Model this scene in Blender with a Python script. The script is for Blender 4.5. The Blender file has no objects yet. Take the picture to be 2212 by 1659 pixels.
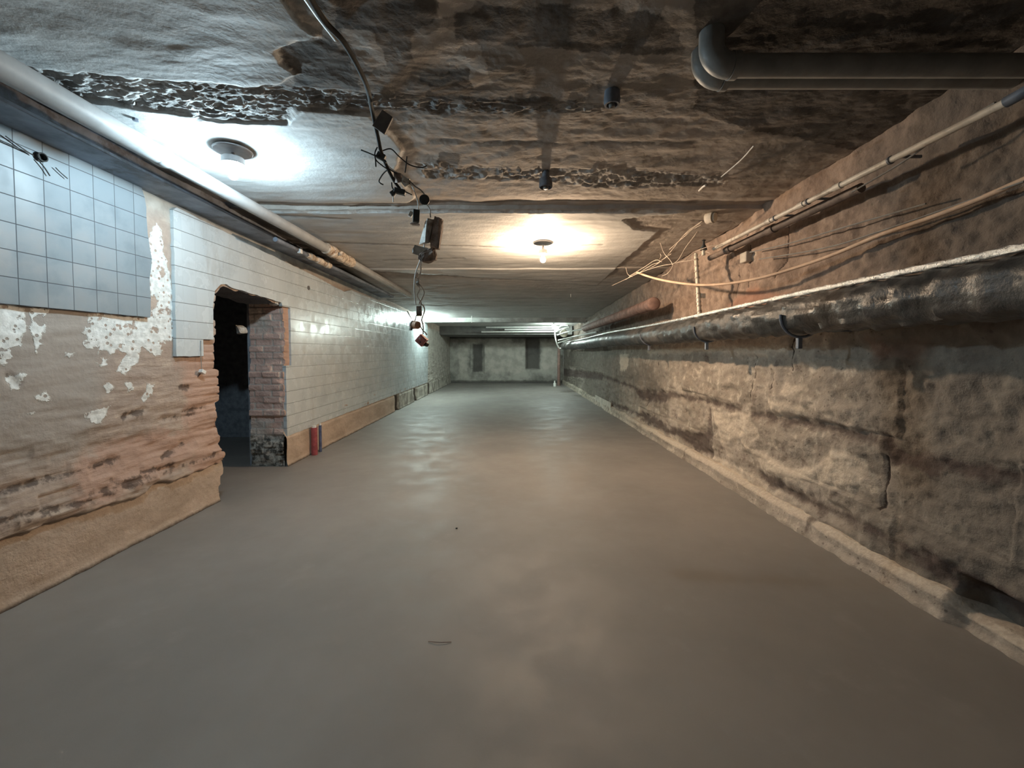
import bpy, bmesh, math, random
import numpy as np
from mathutils import Vector, Matrix

# ------------------------------------------------------------------ camera, world, exposure
sc = bpy.context.scene
COL = sc.collection
PITCH = math.radians(2.0)
F = 900.0                       # focal length in pixels of the 2212 px wide frame
CX, CY = 1106.0, 791.4          # principal point
H = 1.41                        # camera height
cam_d = bpy.data.cameras.new('camera')
cam = bpy.data.objects.new('camera', cam_d); COL.objects.link(cam)
cam_d.sensor_width = 36.0
cam_d.lens = F / 2212 * 36.0
cam_d.shift_y = -(829.5 - CY) / 2212
cam_d.clip_start = 0.02
cam.location = (0, 0, H)
cam.rotation_euler = (math.pi / 2 - PITCH, 0, 0)
sc.camera = cam

world = bpy.data.worlds.new('world'); sc.world = world
world.use_nodes = True
world.node_tree.nodes['Background'].inputs[0].default_value = (0.02, 0.02, 0.022, 1)
world.node_tree.nodes['Background'].inputs[1].default_value = 0.3
sc.view_settings.view_transform = 'Standard'
sc.view_settings.look = 'None'
sc.view_settings.exposure = 1.72
sc.view_settings.gamma = 1.0
sc.view_settings.use_curve_mapping = False
sc.cycles.max_bounces = 8
sc.cycles.diffuse_bounces = 6

# strengths of the four bulbs (emission of the glass)
COOL_NEAR = ((0.64, 0.87, 1.0), 470.0)
WARM = ((1.0, 0.73, 0.49), 1200.0)
COOL_FAR_LEFT = ((0.78, 1.0, 0.94), 1350.0)
COOL_FAR_RIGHT = ((0.82, 1.0, 0.93), 800.0)

XL, XR, YF = -2.79, 2.32, 18.7   # left wall, right wall, far wall
YN = -1.6                        # wall behind the camera
C0, CS = 1.45, 0.027             # ceiling height above the camera: C0 - CS*Y

# ------------------------------------------------------------------ pixel -> place
def ray(u, v):
    u = np.asarray(u, float); v = np.asarray(v, float)
    a = (u - CX) / F; b = (CY - v) / F
    return a, math.cos(PITCH) + b * math.sin(PITCH), -math.sin(PITCH) + b * math.cos(PITCH)
def on_x(u, v, X):
    dx, dy, dz = ray(u, v); t = X / dx
    return Vector((X, float(dy * t), float(H + dz * t)))
def at_y(u, v, Y):
    dx, dy, dz = ray(u, v); t = Y / dy
    return Vector((float(dx * t), Y, float(H + dz * t)))
def on_ceil(u, v, drop=0.0):
    dx, dy, dz = ray(u, v); t = (C0 - drop) / (dz + CS * dy)
    return Vector((float(dx * t), float(dy * t), float(H + dz * t)))
def on_floor(u, v):
    dx, dy, dz = ray(u, v); t = -H / dz
    return Vector((float(dx * t), float(dy * t), 0.0))
def poly_left(pts):  return np.array([[on_x(u, v, XL).y, on_x(u, v, XL).z] for u, v in pts])
def poly_right(pts): return np.array([[on_x(u, v, XR).y, on_x(u, v, XR).z] for u, v in pts])
def poly_ceil(pts):  return np.array([[on_ceil(u, min(v, 700)).x, on_ceil(u, min(v, 700)).y] for u, v in pts])
def czl(y): return H + C0 - CS * y

# ------------------------------------------------------------------ noise and distance fields
def _hash(ix, iy, s):
    h = (ix.astype(np.int64) * 374761393 + iy.astype(np.int64) * 668265263 + s * 1442695041) & 0xffffffff
    h = ((h ^ (h >> 13)) * 1274126177) & 0xffffffff
    h = (h ^ (h >> 16)) & 0xffffffff
    return h / 4294967295.0
def vn(x, y, s=0):
    ix = np.floor(x); iy = np.floor(y); fx = x - ix; fy = y - iy
    fx = fx * fx * fx * (fx * (fx * 6 - 15) + 10); fy = fy * fy * fy * (fy * (fy * 6 - 15) + 10)
    a = _hash(ix, iy, s); b = _hash(ix + 1, iy, s); c = _hash(ix, iy + 1, s); d = _hash(ix + 1, iy + 1, s)
    return (a + (b - a) * fx) + ((c + (d - c) * fx) - (a + (b - a) * fx)) * fy
def fbm(x, y, s=0, o=4, g=0.5):
    t = 0; a = 1.0; n = 0
    for i in range(o):
        t = t + a * vn(x * 2 ** i + 17.3 * i, y * 2 ** i - 9.1 * i, s + i); n += a; a *= g
    return t / n
def sdpoly(px, py, poly):
    """signed distance, positive inside"""
    d = np.full(px.shape, 1e9); ins = np.zeros(px.shape, bool); n = len(poly)
    for i in range(n):
        ax, ay = poly[i]; bx, by = poly[(i + 1) % n]
        ex, ey = bx - ax, by - ay; wx, wy = px - ax, py - ay
        t = np.clip((wx * ex + wy * ey) / (ex * ex + ey * ey + 1e-12), 0, 1)
        d = np.minimum(d, (wx - ex * t) ** 2 + (wy - ey * t) ** 2)
        c = ((ay > py) != (by > py))
        xx = ax + (py - ay) / ((by - ay) if abs(by - ay) > 1e-9 else 1e-9) * (bx - ax)
        ins ^= c & (px < xx)
    d = np.sqrt(d)
    return np.where(ins, d, -d)
def sdline(px, py, line):
    d = np.full(px.shape, 1e9)
    for i in range(len(line) - 1):
        ax, ay = line[i]; bx, by = line[i + 1]
        ex, ey = bx - ax, by - ay; wx, wy = px - ax, py - ay
        t = np.clip((wx * ex + wy * ey) / (ex * ex + ey * ey + 1e-12), 0, 1)
        d = np.minimum(d, (wx - ex * t) ** 2 + (wy - ey * t) ** 2)
    return np.sqrt(d)
def union(px, py, polys):
    d = np.full(px.shape, -9.0)
    for p in polys: d = np.maximum(d, sdpoly(px, py, p))
    return d
def lines(px, py, ls):
    d = np.full(px.shape, 9.0)
    for l in ls: d = np.minimum(d, sdline(px, py, l))
    return d
def sstep(a, b, x):
    t = np.clip((x - a) / (b - a), 0, 1); return t * t * (3 - 2 * t)
def geo(a, b, r):
    out = [a]
    while out[-1] < b: out.append(out[-1] + max(0.012, r * out[-1]))
    out[-1] = b
    return np.array(out)

# ------------------------------------------------------------------ material helper
class M:
    def __init__(s, name):
        s.m = bpy.data.materials.new(name); s.m.use_nodes = True
        s.t = s.m.node_tree; s.t.nodes.clear()
        s.o = s.t.nodes.new('ShaderNodeOutputMaterial')
        s.b = s.t.nodes.new('ShaderNodeBsdfPrincipled')
        s.t.links.new(s.b.outputs[0], s.o.inputs[0])
        s._c = None
    def put(s, sock, v):
        if hasattr(v, 'is_linked') or isinstance(v, bpy.types.NodeSocket): s.t.links.new(v, sock)
        elif isinstance(v, (tuple, list)):
            sock.default_value = (*v, 1.0) if len(v) == 3 and len(sock.default_value) == 4 else v
        else: sock.default_value = v
    def coord(s):
        if s._c is None: s._c = s.t.nodes.new('ShaderNodeTexCoord').outputs['Object']
        return s._c
    def scaled(s, sx, sy, sz, co=None):
        n = s.t.nodes.new('ShaderNodeMapping'); s.put(n.inputs[0], co or s.coord())
        n.inputs['Scale'].default_value = (sx, sy, sz); return n.outputs[0]
    def noise(s, scale, detail=4, rough=0.55, co=None, dist=0.0, col=False):
        n = s.t.nodes.new('ShaderNodeTexNoise'); s.put(n.inputs['Vector'], co or s.coord())
        n.inputs['Scale'].default_value = scale; n.inputs['Detail'].default_value = detail
        n.inputs['Roughness'].default_value = rough; n.inputs['Distortion'].default_value = dist
        return n.outputs[1 if col else 0]
    def voro(s, scale, feat='F1', co=None):
        n = s.t.nodes.new('ShaderNodeTexVoronoi'); s.put(n.inputs['Vector'], co or s.coord())
        n.feature = feat; n.inputs['Scale'].default_value = scale; return n.outputs['Distance']
    def attr(s, name):
        n = s.t.nodes.new('ShaderNodeAttribute'); n.attribute_name = name; return n.outputs['Fac']
    def math(s, op, a, b=0.0, clamp=False):
        n = s.t.nodes.new('ShaderNodeMath'); n.operation = op; n.use_clamp = clamp
        s.put(n.inputs[0], a); s.put(n.inputs[1], b); return n.outputs[0]
    def rng(s, x, a, b, c=0.0, d=1.0):
        n = s.t.nodes.new('ShaderNodeMapRange'); n.interpolation_type = 'SMOOTHSTEP'
        s.put(n.inputs[0], x); n.inputs[1].default_value = a; n.inputs[2].default_value = b
        n.inputs[3].default_value = c; n.inputs[4].default_value = d; return n.outputs[0]
    def mix(s, f, a, b, mode='MIX'):
        n = s.t.nodes.new('ShaderNodeMix'); n.data_type = 'RGBA'; n.blend_type = mode
        s.put(n.inputs[0], f); s.put(n.inputs[6], a); s.put(n.inputs[7], b); return n.outputs[2]
    def mask(s, sd, amp, w, scale=14.0):
        """crisp mask from a signed distance attribute roughened by noise"""
        nz = s.math('MULTIPLY', s.math('SUBTRACT', s.noise(scale, 5, 0.65), 0.5), amp)
        return s.rng(s.math('ADD', s.attr(sd), nz), -w, w)
    def bump(s, h, strength=0.5, dist=0.01, normal=None):
        n = s.t.nodes.new('ShaderNodeBump'); n.inputs['Strength'].default_value = strength
        n.inputs['Distance'].default_value = dist; s.put(n.inputs['Height'], h)
        if normal is not None: s.put(n.inputs['Normal'], normal)
        return n.outputs[0]
    def out(s, color=None, rough=None, normal=None, metal=None, spec=None, emit=None):
        if color is not None: s.put(s.b.inputs['Base Color'], color)
        if rough is not None: s.put(s.b.inputs['Roughness'], rough)
        if normal is not None: s.put(s.b.inputs['Normal'], normal)
        if metal is not None: s.put(s.b.inputs['Metallic'], metal)
        if spec is not None: s.put(s.b.inputs['Specular IOR Level'], spec)
        if emit is not None:
            s.put(s.b.inputs['Emission Color'], emit[0]); s.b.inputs['Emission Strength'].default_value = emit[1]
        return s.m

def plain(name, color, rough=0.6, metal=0.0, var=0.25, scale=12.0, bump=0.25, dirt=None, spec=0.4):
    """worn surface: base colour broken by noise, optional dirt colour"""
    k = M(name)
    n = k.noise(scale, 5, 0.6)
    dark = tuple(c * (1 - var) for c in color); lite = tuple(min(1, c * (1 + var)) for c in color)
    c = k.mix(k.rng(n, 0.3, 0.7), dark, lite)
    if dirt is not None:
        c = k.mix(k.rng(k.noise(scale * 0.6, 6, 0.7), 0.5, 0.66), c, dirt)
    return k.out(c, rough, k.bump(k.noise(scale * 5, 4, 0.6), bump, 0.004), metal, spec)

# ------------------------------------------------------------------ mesh helpers
def link(name, me, mat=None, parent=None, smooth=False):
    o = bpy.data.objects.new(name, me); COL.objects.link(o)
    if mat is not None:
        for m in (mat if isinstance(mat, (list, tuple)) else [mat]): me.materials.append(m)
    if smooth: me.polygons.foreach_set('use_smooth', [True] * len(me.polygons))
    if parent is not None: o.parent = parent
    return o
def tag(o, label, cat, group=None):
    o['label'] = label; o['category'] = cat
    if group: o['group'] = group
    return o
def struct(o): o['kind'] = 'structure'; return o
def empty(name, loc, label, cat, group=None):
    o = bpy.data.objects.new(name, None); COL.objects.link(o); o.location = loc; o.empty_display_size = 0.05
    return tag(o, label, cat, group)
def under(child, root):
    """parent a mesh built in world coordinates to a root empty without moving it"""
    child.parent = root; child.matrix_parent_inverse = Matrix.Translation(-root.location); return child

class MB:
    """collects shapes into one mesh"""
    def __init__(s): s.v = []; s.f = []; s.fm = []
    def add(s, vs, fs, mi=0):
        k = len(s.v); s.v += [tuple(p) for p in vs]; s.f += [tuple(i + k for i in f) for f in fs]; s.fm += [mi] * len(fs)
        return s
    def box(s, c, size, rot=None, mi=0, taper=1.0):
        x, y, z = (q / 2 for q in size); R = rot or Matrix.Identity(3); c = Vector(c)
        vs = [c + R @ Vector((sx * x * (taper if sz > 0 else 1), sy * y * (taper if sz > 0 else 1), sz * z)) for sz in (-1, 1) for sx, sy in ((-1, -1), (1, -1), (1, 1), (-1, 1))]
        return s.add(vs, [(3, 2, 1, 0), (4, 5, 6, 7), (0, 1, 5, 4), (1, 2, 6, 5), (2, 3, 7, 6), (3, 0, 4, 7)], mi)
    def tube(s, pts, r, n=10, mi=0, cap=True, fn=None):
        pts = [Vector(p) for p in pts]; m = len(pts)
        rs = r if isinstance(r, (list, tuple)) else [r] * m
        T = [(pts[min(i + 1, m - 1)] - pts[max(i - 1, 0)]).normalized() for i in range(m)]
        up = Vector((0, 0, 1)) if abs(T[0].z) < 0.9 else Vector((1, 0, 0))
        A = (up - T[0] * up.dot(T[0])).normalized(); vs = []
        for i in range(m):
            A = (A - T[i] * A.dot(T[i])).normalized(); B = T[i].cross(A)
            for j in range(n):
                a = 2 * math.pi * j / n; q = rs[i] * (fn(i, a) if fn else 1)
                vs.append(pts[i] + (A * math.cos(a) + B * math.sin(a)) * q)
        fs = [(i * n + j, i * n + (j + 1) % n, (i + 1) * n + (j + 1) % n, (i + 1) * n + j) for i in range(m - 1) for j in range(n)]
        if cap: fs += [tuple(range(n - 1, -1, -1)), tuple((m - 1) * n + j for j in range(n))]
        return s.add(vs, fs, mi)
    def lathe(s, prof, c=(0, 0, 0), axis=(0, 0, 1), n=24, mi=0):
        """prof: (radius, height) along axis from c"""
        ax = Vector(axis).normalized(); up = Vector((1, 0, 0)) if abs(ax.x) < 0.9 else Vector((0, 1, 0))
        A = (up - ax * up.dot(ax)).normalized(); B = ax.cross(A); c = Vector(c); vs = []
        for r, h in prof:
            for j in range(n):
                a = 2 * math.pi * j / n; vs.append(c + ax * h + (A * math.cos(a) + B * math.sin(a)) * max(r, 1e-4))
        m = len(prof)
        fs = [(i * n + j, i * n + (j + 1) % n, (i + 1) * n + (j + 1) % n, (i + 1) * n + j) for i in range(m - 1) for j in range(n)]
        return s.add(vs, fs, mi)
    def build(s, name, mat, parent=None, smooth=True, bevel=0.0):
        me = bpy.data.meshes.new(name); me.from_pydata(s.v, [], s.f)
        bm = bmesh.new(); bm.from_mesh(me); bmesh.ops.recalc_face_normals(bm, faces=bm.faces)
        for f in bm.faces: f.smooth = smooth
        bm.to_mesh(me); bm.free()
        me.polygons.foreach_set('material_index', s.fm)
        o = link(name, me, mat)
        if smooth:
            md = o.modifiers.new('edge', 'EDGE_SPLIT'); md.split_angle = math.radians(40)
        if bevel:
            md = o.modifiers.new('bevel', 'BEVEL'); md.width = bevel; md.segments = 2; md.limit_method = 'ANGLE'
        if parent is not None: under(o, parent)
        return o
def spline(pts, k=8):
    """Catmull-Rom through points"""
    P = [Vector(p) for p in pts]; P = [P[0] * 2 - P[1]] + P + [P[-1] * 2 - P[-2]]; out = []
    for i in range(1, len(P) - 2):
        for j in range(k):
            t = j / k; a, b, c, d = P[i - 1], P[i], P[i + 1], P[i + 2]
            out.append(0.5 * (2 * b + (c - a) * t + (2 * a - 5 * b + 4 * c - d) * t * t + (3 * b - a - 3 * c + d) * t ** 3))
    out.append(P[-2]); return out

def grid(name, U, V, pos, attrs, mat, drop=None):
    """dense height-field sheet. pos: (n,3); drop: mask of faces to leave out"""
    nu, nv = len(U), len(V)
    i = np.arange(nu - 1)[:, None]; j = np.arange(nv - 1)[None, :]
    a = i * nv + j; q = np.stack([a, a + nv, a + nv + 1, a + 1], -1).reshape(-1, 4)
    return sheet(name, pos, q, attrs, mat)
def sheet(name, pos, quads, attrs, mat):
    me = bpy.data.meshes.new(name); me.vertices.add(len(pos)); me.vertices.foreach_set('co', pos.astype(np.float32).ravel())
    n = len(quads); me.loops.add(n * 4); me.loops.foreach_set('vertex_index', quads.astype(np.int32).ravel())
    me.polygons.add(n); me.polygons.foreach_set('loop_start', np.arange(0, n * 4, 4, dtype=np.int32))
    me.update(calc_edges=True); me.validate()
    for k, v in attrs.items():
        at = me.attributes.new(k, 'FLOAT', 'POINT'); at.data.foreach_set('value', v.astype(np.float32).ravel())
    me.polygons.foreach_set('use_smooth', [True] * len(me.polygons))
    return link(name, me, mat)
def mesh_uv(U, V): return np.meshgrid(U, V, indexing='ij')
def quads_of(nu, nv, flip=False):
    i = np.arange(nu - 1)[:, None]; j = np.arange(nv - 1)[None, :]; a = i * nv + j
    q = np.stack([a, a + nv, a + nv + 1, a + 1], -1).reshape(-1, 4)
    return q[:, ::-1] if flip else q

# ------------------------------------------------------------------ materials of the setting
def mat_left():
    k = M('left_wall_brick')
    st = k.scaled(1.0, 0.9, 5.0)                       # strata: stretched along the wall
    n1 = k.noise(2.2, 6, 0.62); n2 = k.noise(3.0, 6, 0.65, st); n3 = k.noise(26, 5, 0.6)
    c = k.mix(k.rng(n1, 0.32, 0.68), (0.38, 0.305, 0.255), (0.48, 0.38, 0.31))
    c = k.mix(k.rng(n2, 0.50, 0.70, 0, 0.7), c, (0.64, 0.53, 0.44))
    c = k.mix(k.rng(n3, 0.35, 0.75, 0, 0.35), c, (0.27, 0.21, 0.17))
    c = k.mix(k.math('MULTIPLY', k.mask('grey', 0.3, 0.12, 3), 0.85), c, (0.36, 0.325, 0.29))      # grey skim coat
    c = k.mix(k.math('MULTIPLY', k.mask('brick', 0.30, 0.06, 7), 0.7), c, (0.50, 0.32, 0.245))     # bare brick
    c = k.mix(k.math('MULTIPLY', k.mask('dark', 0.16, 0.014, 13), 0.75), c, (0.06, 0.045, 0.04))
    holes = k.rng(k.voro(22), 0.20, 0.27)                                                          # pitted glue dabs
    big = k.rng(k.noise(9, 4, 0.6), 0.38, 0.43)
    w = k.math('MULTIPLY', k.math('MULTIPLY', k.mask('white', 0.10, 0.006, 16), holes), big)
    c = k.mix(w, c, k.mix(k.rng(k.noise(30), 0.3, 0.7), (0.62, 0.63, 0.60), (0.86, 0.87, 0.84)))
    pl = k.mask('pale', 0.10, 0.05, 6)
    c = k.mix(k.math('MULTIPLY', pl, 0.75), c, k.mix(k.rng(k.noise(5), 0.35, 0.65), (0.30, 0.29, 0.26), (0.50, 0.49, 0.44)))
    h = k.math('ADD', k.math('MULTIPLY', n3, 0.4), k.math('ADD', k.math('MULTIPLY', w, 0.5), k.math('MULTIPLY', n2, k.math('SUBTRACT', 1.2, k.mask('grey', 0.3, 0.2, 3)))))
    return k.out(c, 0.85, k.bump(h, 0.5, 0.02), spec=0.25)

def mat_tile(name, base, alt, grout, vfade, gloss=0.16):
    """glazed 15 cm wall tiles on the (Y,Z) plane"""
    k = M(name)
    sp = k.t.nodes.new('ShaderNodeSeparateXYZ'); k.put(sp.inputs[0], k.coord())
    def cell(s, off, size):
        q = k.math('DIVIDE', k.math('SUBTRACT', s, off), size)
        fr = k.math('FRACT', q); d = k.math('MINIMUM', fr, k.math('SUBTRACT', 1.0, fr))
        return d, k.math('FLOOR', q)
    dy, iy = cell(sp.outputs[1], 2.344, 0.147); dz, iz = cell(sp.outputs[2], 1.67, 0.15)
    gz = k.rng(dz, 0.010, 0.022, 1, 0); gy = k.math('MULTIPLY', k.rng(dy, 0.010, 0.022, 1, 0), vfade)
    g = k.math('MAXIMUM', gz, gy)
    cb = k.t.nodes.new('ShaderNodeCombineXYZ'); k.put(cb.inputs[0], iy); k.put(cb.inputs[1], iz)
    wn = k.t.nodes.new('ShaderNodeTexWhiteNoise'); k.put(wn.inputs['Vector'], cb.outputs[0])
    c = k.mix(wn.outputs[0], base, alt)
    c = k.mix(k.rng(k.noise(3.5, 5, 0.6), 0.48, 0.72, 0, 0.55), c, tuple(q * 0.72 for q in base))
    c = k.mix(k.rng(k.noise(1.1, 6, 0.7, k.scaled(1, 1, 0.35)), 0.56, 0.70, 0, 0.5), c, (0.34, 0.31, 0.27))
    c = k.mix(g, c, grout)
    h = k.math('ADD', k.math('MULTIPLY', g, -1.0), k.math('MULTIPLY', wn.outputs[0], 0.25))
    nrm = k.bump(k.noise(40, 3, 0.5), 0.05, 0.01, k.bump(h, 0.35, 0.004))
    return k.out(c, k.math('ADD', k.math('MULTIPLY', g, 0.5), k.rng(k.noise(7), 0.3, 0.7, gloss, gloss + 0.18)), nrm, spec=0.5)

def mat_plinth():
    k = M('ochre_plinth')
    n = k.noise(3.0, 6, 0.6, k.scaled(1, 1, 2.0))
    c = k.mix(k.rng(n, 0.3, 0.7), (0.44, 0.345, 0.265), (0.58, 0.465, 0.37))
    c = k.mix(k.mask('far', 0.3, 0.1, 3), c, k.mix(k.rng(k.noise(4), 0.4, 0.6), (0.24, 0.22, 0.19), (0.50, 0.47, 0.41)))
    c = k.mix(k.mask('dark', 0.03, 0.02, 20), c, (0.07, 0.055, 0.045))
    return k.out(c, 0.85, k.bump(k.noise(22, 5, 0.6), 0.6, 0.015), spec=0.25)

def mat_right():
    k = M('right_wall_masonry')
    n1 = k.noise(1.6, 7, 0.62); n2 = k.noise(7, 7, 0.68); n3 = k.noise(40, 5, 0.6)
    c = k.mix(k.rng(n1, 0.34, 0.66), (0.34, 0.29, 0.24), (0.48, 0.415, 0.35))
    c = k.mix(k.rng(n2, 0.51, 0.66, 0, 0.85), c, (0.64, 0.565, 0.475))
    c = k.mix(k.rng(n2, 0.45, 0.30, 0, 0.75), c, (0.17, 0.13, 0.11))
    c = k.mix(k.rng(k.voro(17), 0.17, 0.08, 0, 0.6), c, (0.12, 0.09, 0.075))
    c = k.mix(k.mask('upper', 0.15, 0.06, 5), c, k.mix(k.rng(n2, 0.35, 0.65), (0.22, 0.16, 0.125), (0.38, 0.285, 0.225)))
    c = k.mix(k.math('MULTIPLY', k.mask('brick', 0.2, 0.05, 7), 0.8), c, (0.38, 0.21, 0.15))
    c = k.mix(k.math('MULTIPLY', k.mask('dim_ends', 0.8, 0.4, 3), 0.72), c, (0.13, 0.115, 0.10))
    c = k.mix(k.math('MULTIPLY', k.mask('pale', 0.14, 0.03, 9), 0.8), c, k.mix(k.rng(n3, 0.3, 0.7), (0.58, 0.49, 0.39), (0.74, 0.65, 0.54)))
    c = k.mix(k.math('MULTIPLY', k.mask('dark', 0.20, 0.035, 6), 0.8), c, (0.085, 0.06, 0.055))
    c = k.mix(k.math('MULTIPLY', k.mask('crack', 0.02, 0.004, 30), 0.9), c, (0.05, 0.035, 0.03))
    h = k.math('ADD', k.math('MULTIPLY', n2, 1.2), k.math('MULTIPLY', n3, 0.5))
    return k.out(c, 0.88, k.bump(h, 0.6, 0.02), spec=0.2)

def mat_ceiling():
    k = M('ceiling_concrete')
    st = k.scaled(1.0, 4.0, 1.0)
    n1 = k.noise(1.5, 7, 0.62); n2 = k.noise(6, 7, 0.66); n3 = k.noise(2.2, 6, 0.62, st); n4 = k.noise(35, 5, 0.6)
    raw = k.mix(k.rng(n1, 0.36, 0.64), (0.225, 0.205, 0.185), (0.36, 0.33, 0.30))
    raw = k.mix(k.rng(n3, 0.5, 0.72, 0, 0.7), raw, (0.33, 0.30, 0.27))
    raw = k.mix(k.rng(n2, 0.42, 0.26, 0, 0.7), raw, (0.07, 0.062, 0.056))
    pale = k.mix(k.rng(n3, 0.35, 0.68), (0.43, 0.43, 0.42), (0.55, 0.55, 0.535))
    pale = k.mix(k.rng(n2, 0.60, 0.75, 0, 0.35), pale, (0.36, 0.345, 0.32))
    mid = k.mix(k.rng(n3, 0.35, 0.65), (0.33, 0.295, 0.26), (0.44, 0.395, 0.355))
    c = k.mix(k.mask('mid', 0.16, 0.02, 5), raw, mid)
    c = k.mix(k.mask('pale', 0.07, 0.008, 8), c, pale)
    c = k.mix(k.mask('patch', 0.14, 0.006, 5), c, (0.44, 0.40, 0.36))
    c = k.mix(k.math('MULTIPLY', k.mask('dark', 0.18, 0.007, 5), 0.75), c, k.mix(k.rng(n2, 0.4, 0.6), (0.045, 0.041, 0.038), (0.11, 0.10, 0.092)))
    c = k.mix(k.math('MULTIPLY', k.mask('trench', 0.07, 0.02, 10), 0.85), c, k.mix(k.rng(n2, 0.36, 0.62), (0.17, 0.165, 0.16), (0.42, 0.41, 0.395)))
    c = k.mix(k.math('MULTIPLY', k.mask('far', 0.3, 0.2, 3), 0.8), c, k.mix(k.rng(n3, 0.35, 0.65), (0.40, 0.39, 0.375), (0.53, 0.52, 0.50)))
    c = k.mix(k.math('MULTIPLY', k.mask('seam', 0.08, 0.02, 9), 0.6), c, (0.11, 0.10, 0.09))
    rough = k.math('SUBTRACT', 0.9, k.math('MULTIPLY', k.mask('pale', 0.07, 0.02, 8), 0.25))
    h = k.math('ADD', k.math('MULTIPLY', n2, k.math('SUBTRACT', 1.3, k.mask('pale', 0.07, 0.02, 8))), k.math('MULTIPLY', n4, 0.3))
    return k.out(c, rough, k.bump(h, 0.55, 0.018), spec=0.25)

def mat_floor():
    k = M('floor_screed')
    n1 = k.noise(0.7, 5, 0.55); n2 = k.noise(3.2, 6, 0.62); n3 = k.noise(120, 3, 0.6)
    c = k.mix(k.rng(n1, 0.35, 0.65), (0.225, 0.207, 0.191), (0.275, 0.252, 0.232))
    c = k.mix(k.rng(n2, 0.55, 0.75, 0, 0.4), c, (0.33, 0.302, 0.278))
    c = k.mix(k.rng(n3, 0.3, 0.7, 0, 0.15), c, (0.24, 0.225, 0.21))
    return k.out(c, k.rng(n2, 0.3, 0.7, 0.5, 0.68), k.bump(k.math('ADD', n2, k.math('MULTIPLY', n3, 0.12)), 0.18, 0.01), spec=0.35)

def mat_brick_jamb():
    k = M('jamb_brick')
    n = k.noise(6, 6, 0.65, k.scaled(1, 1, 2.5)); n3 = k.noise(40, 4)
    c = k.mix(k.rng(n, 0.3, 0.7), (0.52, 0.43, 0.37), (0.76, 0.65, 0.57))
    c = k.mix(k.math('MULTIPLY', k.mask('brick', 0.5, 0.1, 8), 0.75), c, (0.68, 0.43, 0.36))
    c = k.mix(k.mask('mortar', 0.010, 0.006, 30), c, (0.50, 0.45, 0.40))
    c = k.mix(k.mask('rubble', 0.2, 0.05, 8), c, k.mix(k.rng(k.noise(14, 5, 0.7), 0.4, 0.6), (0.10, 0.095, 0.085), (0.48, 0.45, 0.40)))
    c = k.mix(k.rng(k.attr('head_shade'), 0.4, 0.6), c, (0.12, 0.122, 0.13))  # underside of the doorway head: shade painted in as dark blue-grey
    return k.out(c, 0.88, k.bump(k.math('ADD', n, n3), 0.7, 0.014), spec=0.2)

MAT_LEFT, MAT_RIGHT, MAT_CEIL, MAT_FLOOR = mat_left(), mat_right(), mat_ceiling(), mat_floor()
MAT_TILE_NEAR = mat_tile('glazed_tile_near', (0.19, 0.235, 0.262), (0.225, 0.27, 0.295), (0.085, 0.09, 0.10), 0.9, 0.42)
MAT_TILE_FAR = mat_tile('glazed_tile_far', (0.53, 0.58, 0.60), (0.59, 0.635, 0.65), (0.15, 0.155, 0.15), 0.10)
MAT_PLINTH, MAT_JAMB = mat_plinth(), mat_brick_jamb()

# ------------------------------------------------------------------ floor
fb = MB()
fb.add([(-5.2, YN, 0), (2.75, YN, 0), (2.75, 19.3, 0), (-5.2, 19.3, 0), (-5.2, YN, -.2), (2.75, YN, -.2), (2.75, 19.3, -.2), (-5.2, 19.3, -.2)],
       [(0, 1, 2, 3), (7, 6, 5, 4), (0, 4, 5, 1), (1, 5, 6, 2), (2, 6, 7, 3), (3, 7, 4, 0)])
struct(fb.build('floor', MAT_FLOOR, smooth=False))

# ------------------------------------------------------------------ left wall: near part, lintel, far part around a broken doorway
rnd = random.Random(4)
_course = [rnd.uniform(-1, 1) for _ in range(60)]
def jag(z, amp, k0):
    z = np.asarray(z); i = np.clip((z / 0.078).astype(int), 0, 39); f = z / 0.078 - i
    c = np.array(_course)
    return amp * (c[(i + k0) % 60] * (1 - 0.5 * np.abs(2 * f - 1) ** 6)) + 0.3 * amp * (fbm(z * 40, z * 0 + k0, 5, 3) - 0.5)
YD0, YD1, ZD = 3.93, 5.08, 2.07           # doorway: near edge, far edge, head
def yl(z): return YD0 + jag(z, 0.038, 3) - 0.03 * sstep(1.3, 1.45, z) * sstep(1.95, 1.8, z) - 0.02 * sstep(0.5, 0.2, z)
def yr(z): return YD1 + jag(z, 0.022, 17) + 0.02 * sstep(1.2, 1.3, z)
WHITE = [poly_left(p) for p in (
    [(-60, 640), (20, 655), (60, 668), (50, 690), (55, 710), (40, 745), (20, 752), (-60, 750)],
    [(62, 664), (110, 664), (96, 684), (93, 720), (90, 740), (92, 755), (72, 762), (66, 720)],
    [(183, 680), (320, 684), (345, 650), (352, 640), (368, 700), (372, 735), (352, 740), (346, 765), (333, 771), (318, 755), (304, 750), (296, 782), (270, 808), (250, 802), (274, 764), (253, 756), (236, 770), (232, 790), (208, 790), (214, 752), (188, 754), (172, 728), (190, 705)],
    [(326, 500), (338, 480), (350, 505), (356, 550), (368, 600), (372, 650), (376, 725), (350, 735), (345, 650), (325, 640)],
    [(222, 834), (233, 829), (246, 835), (232, 852)], [(272, 830), (282, 826), (286, 842), (278, 846)],
    [(318, 828), (334, 832), (326, 850), (311, 874), (303, 862), (314, 845)],
    [(182, 897), (200, 888), (238, 878), (230, 900), (212, 915), (195, 907)],
    [(6, 815), (50, 812), (40, 836), (25, 842)], [(72, 855), (100, 850), (114, 866), (85, 870)],
    [(-20, 762), (20, 760), (25, 772), (5, 787), (-20, 784)], [(55, 890), (78, 890), (74, 898), (58, 898)], [(145, 765), (160, 762), (158, 772), (148, 774)])]
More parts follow.
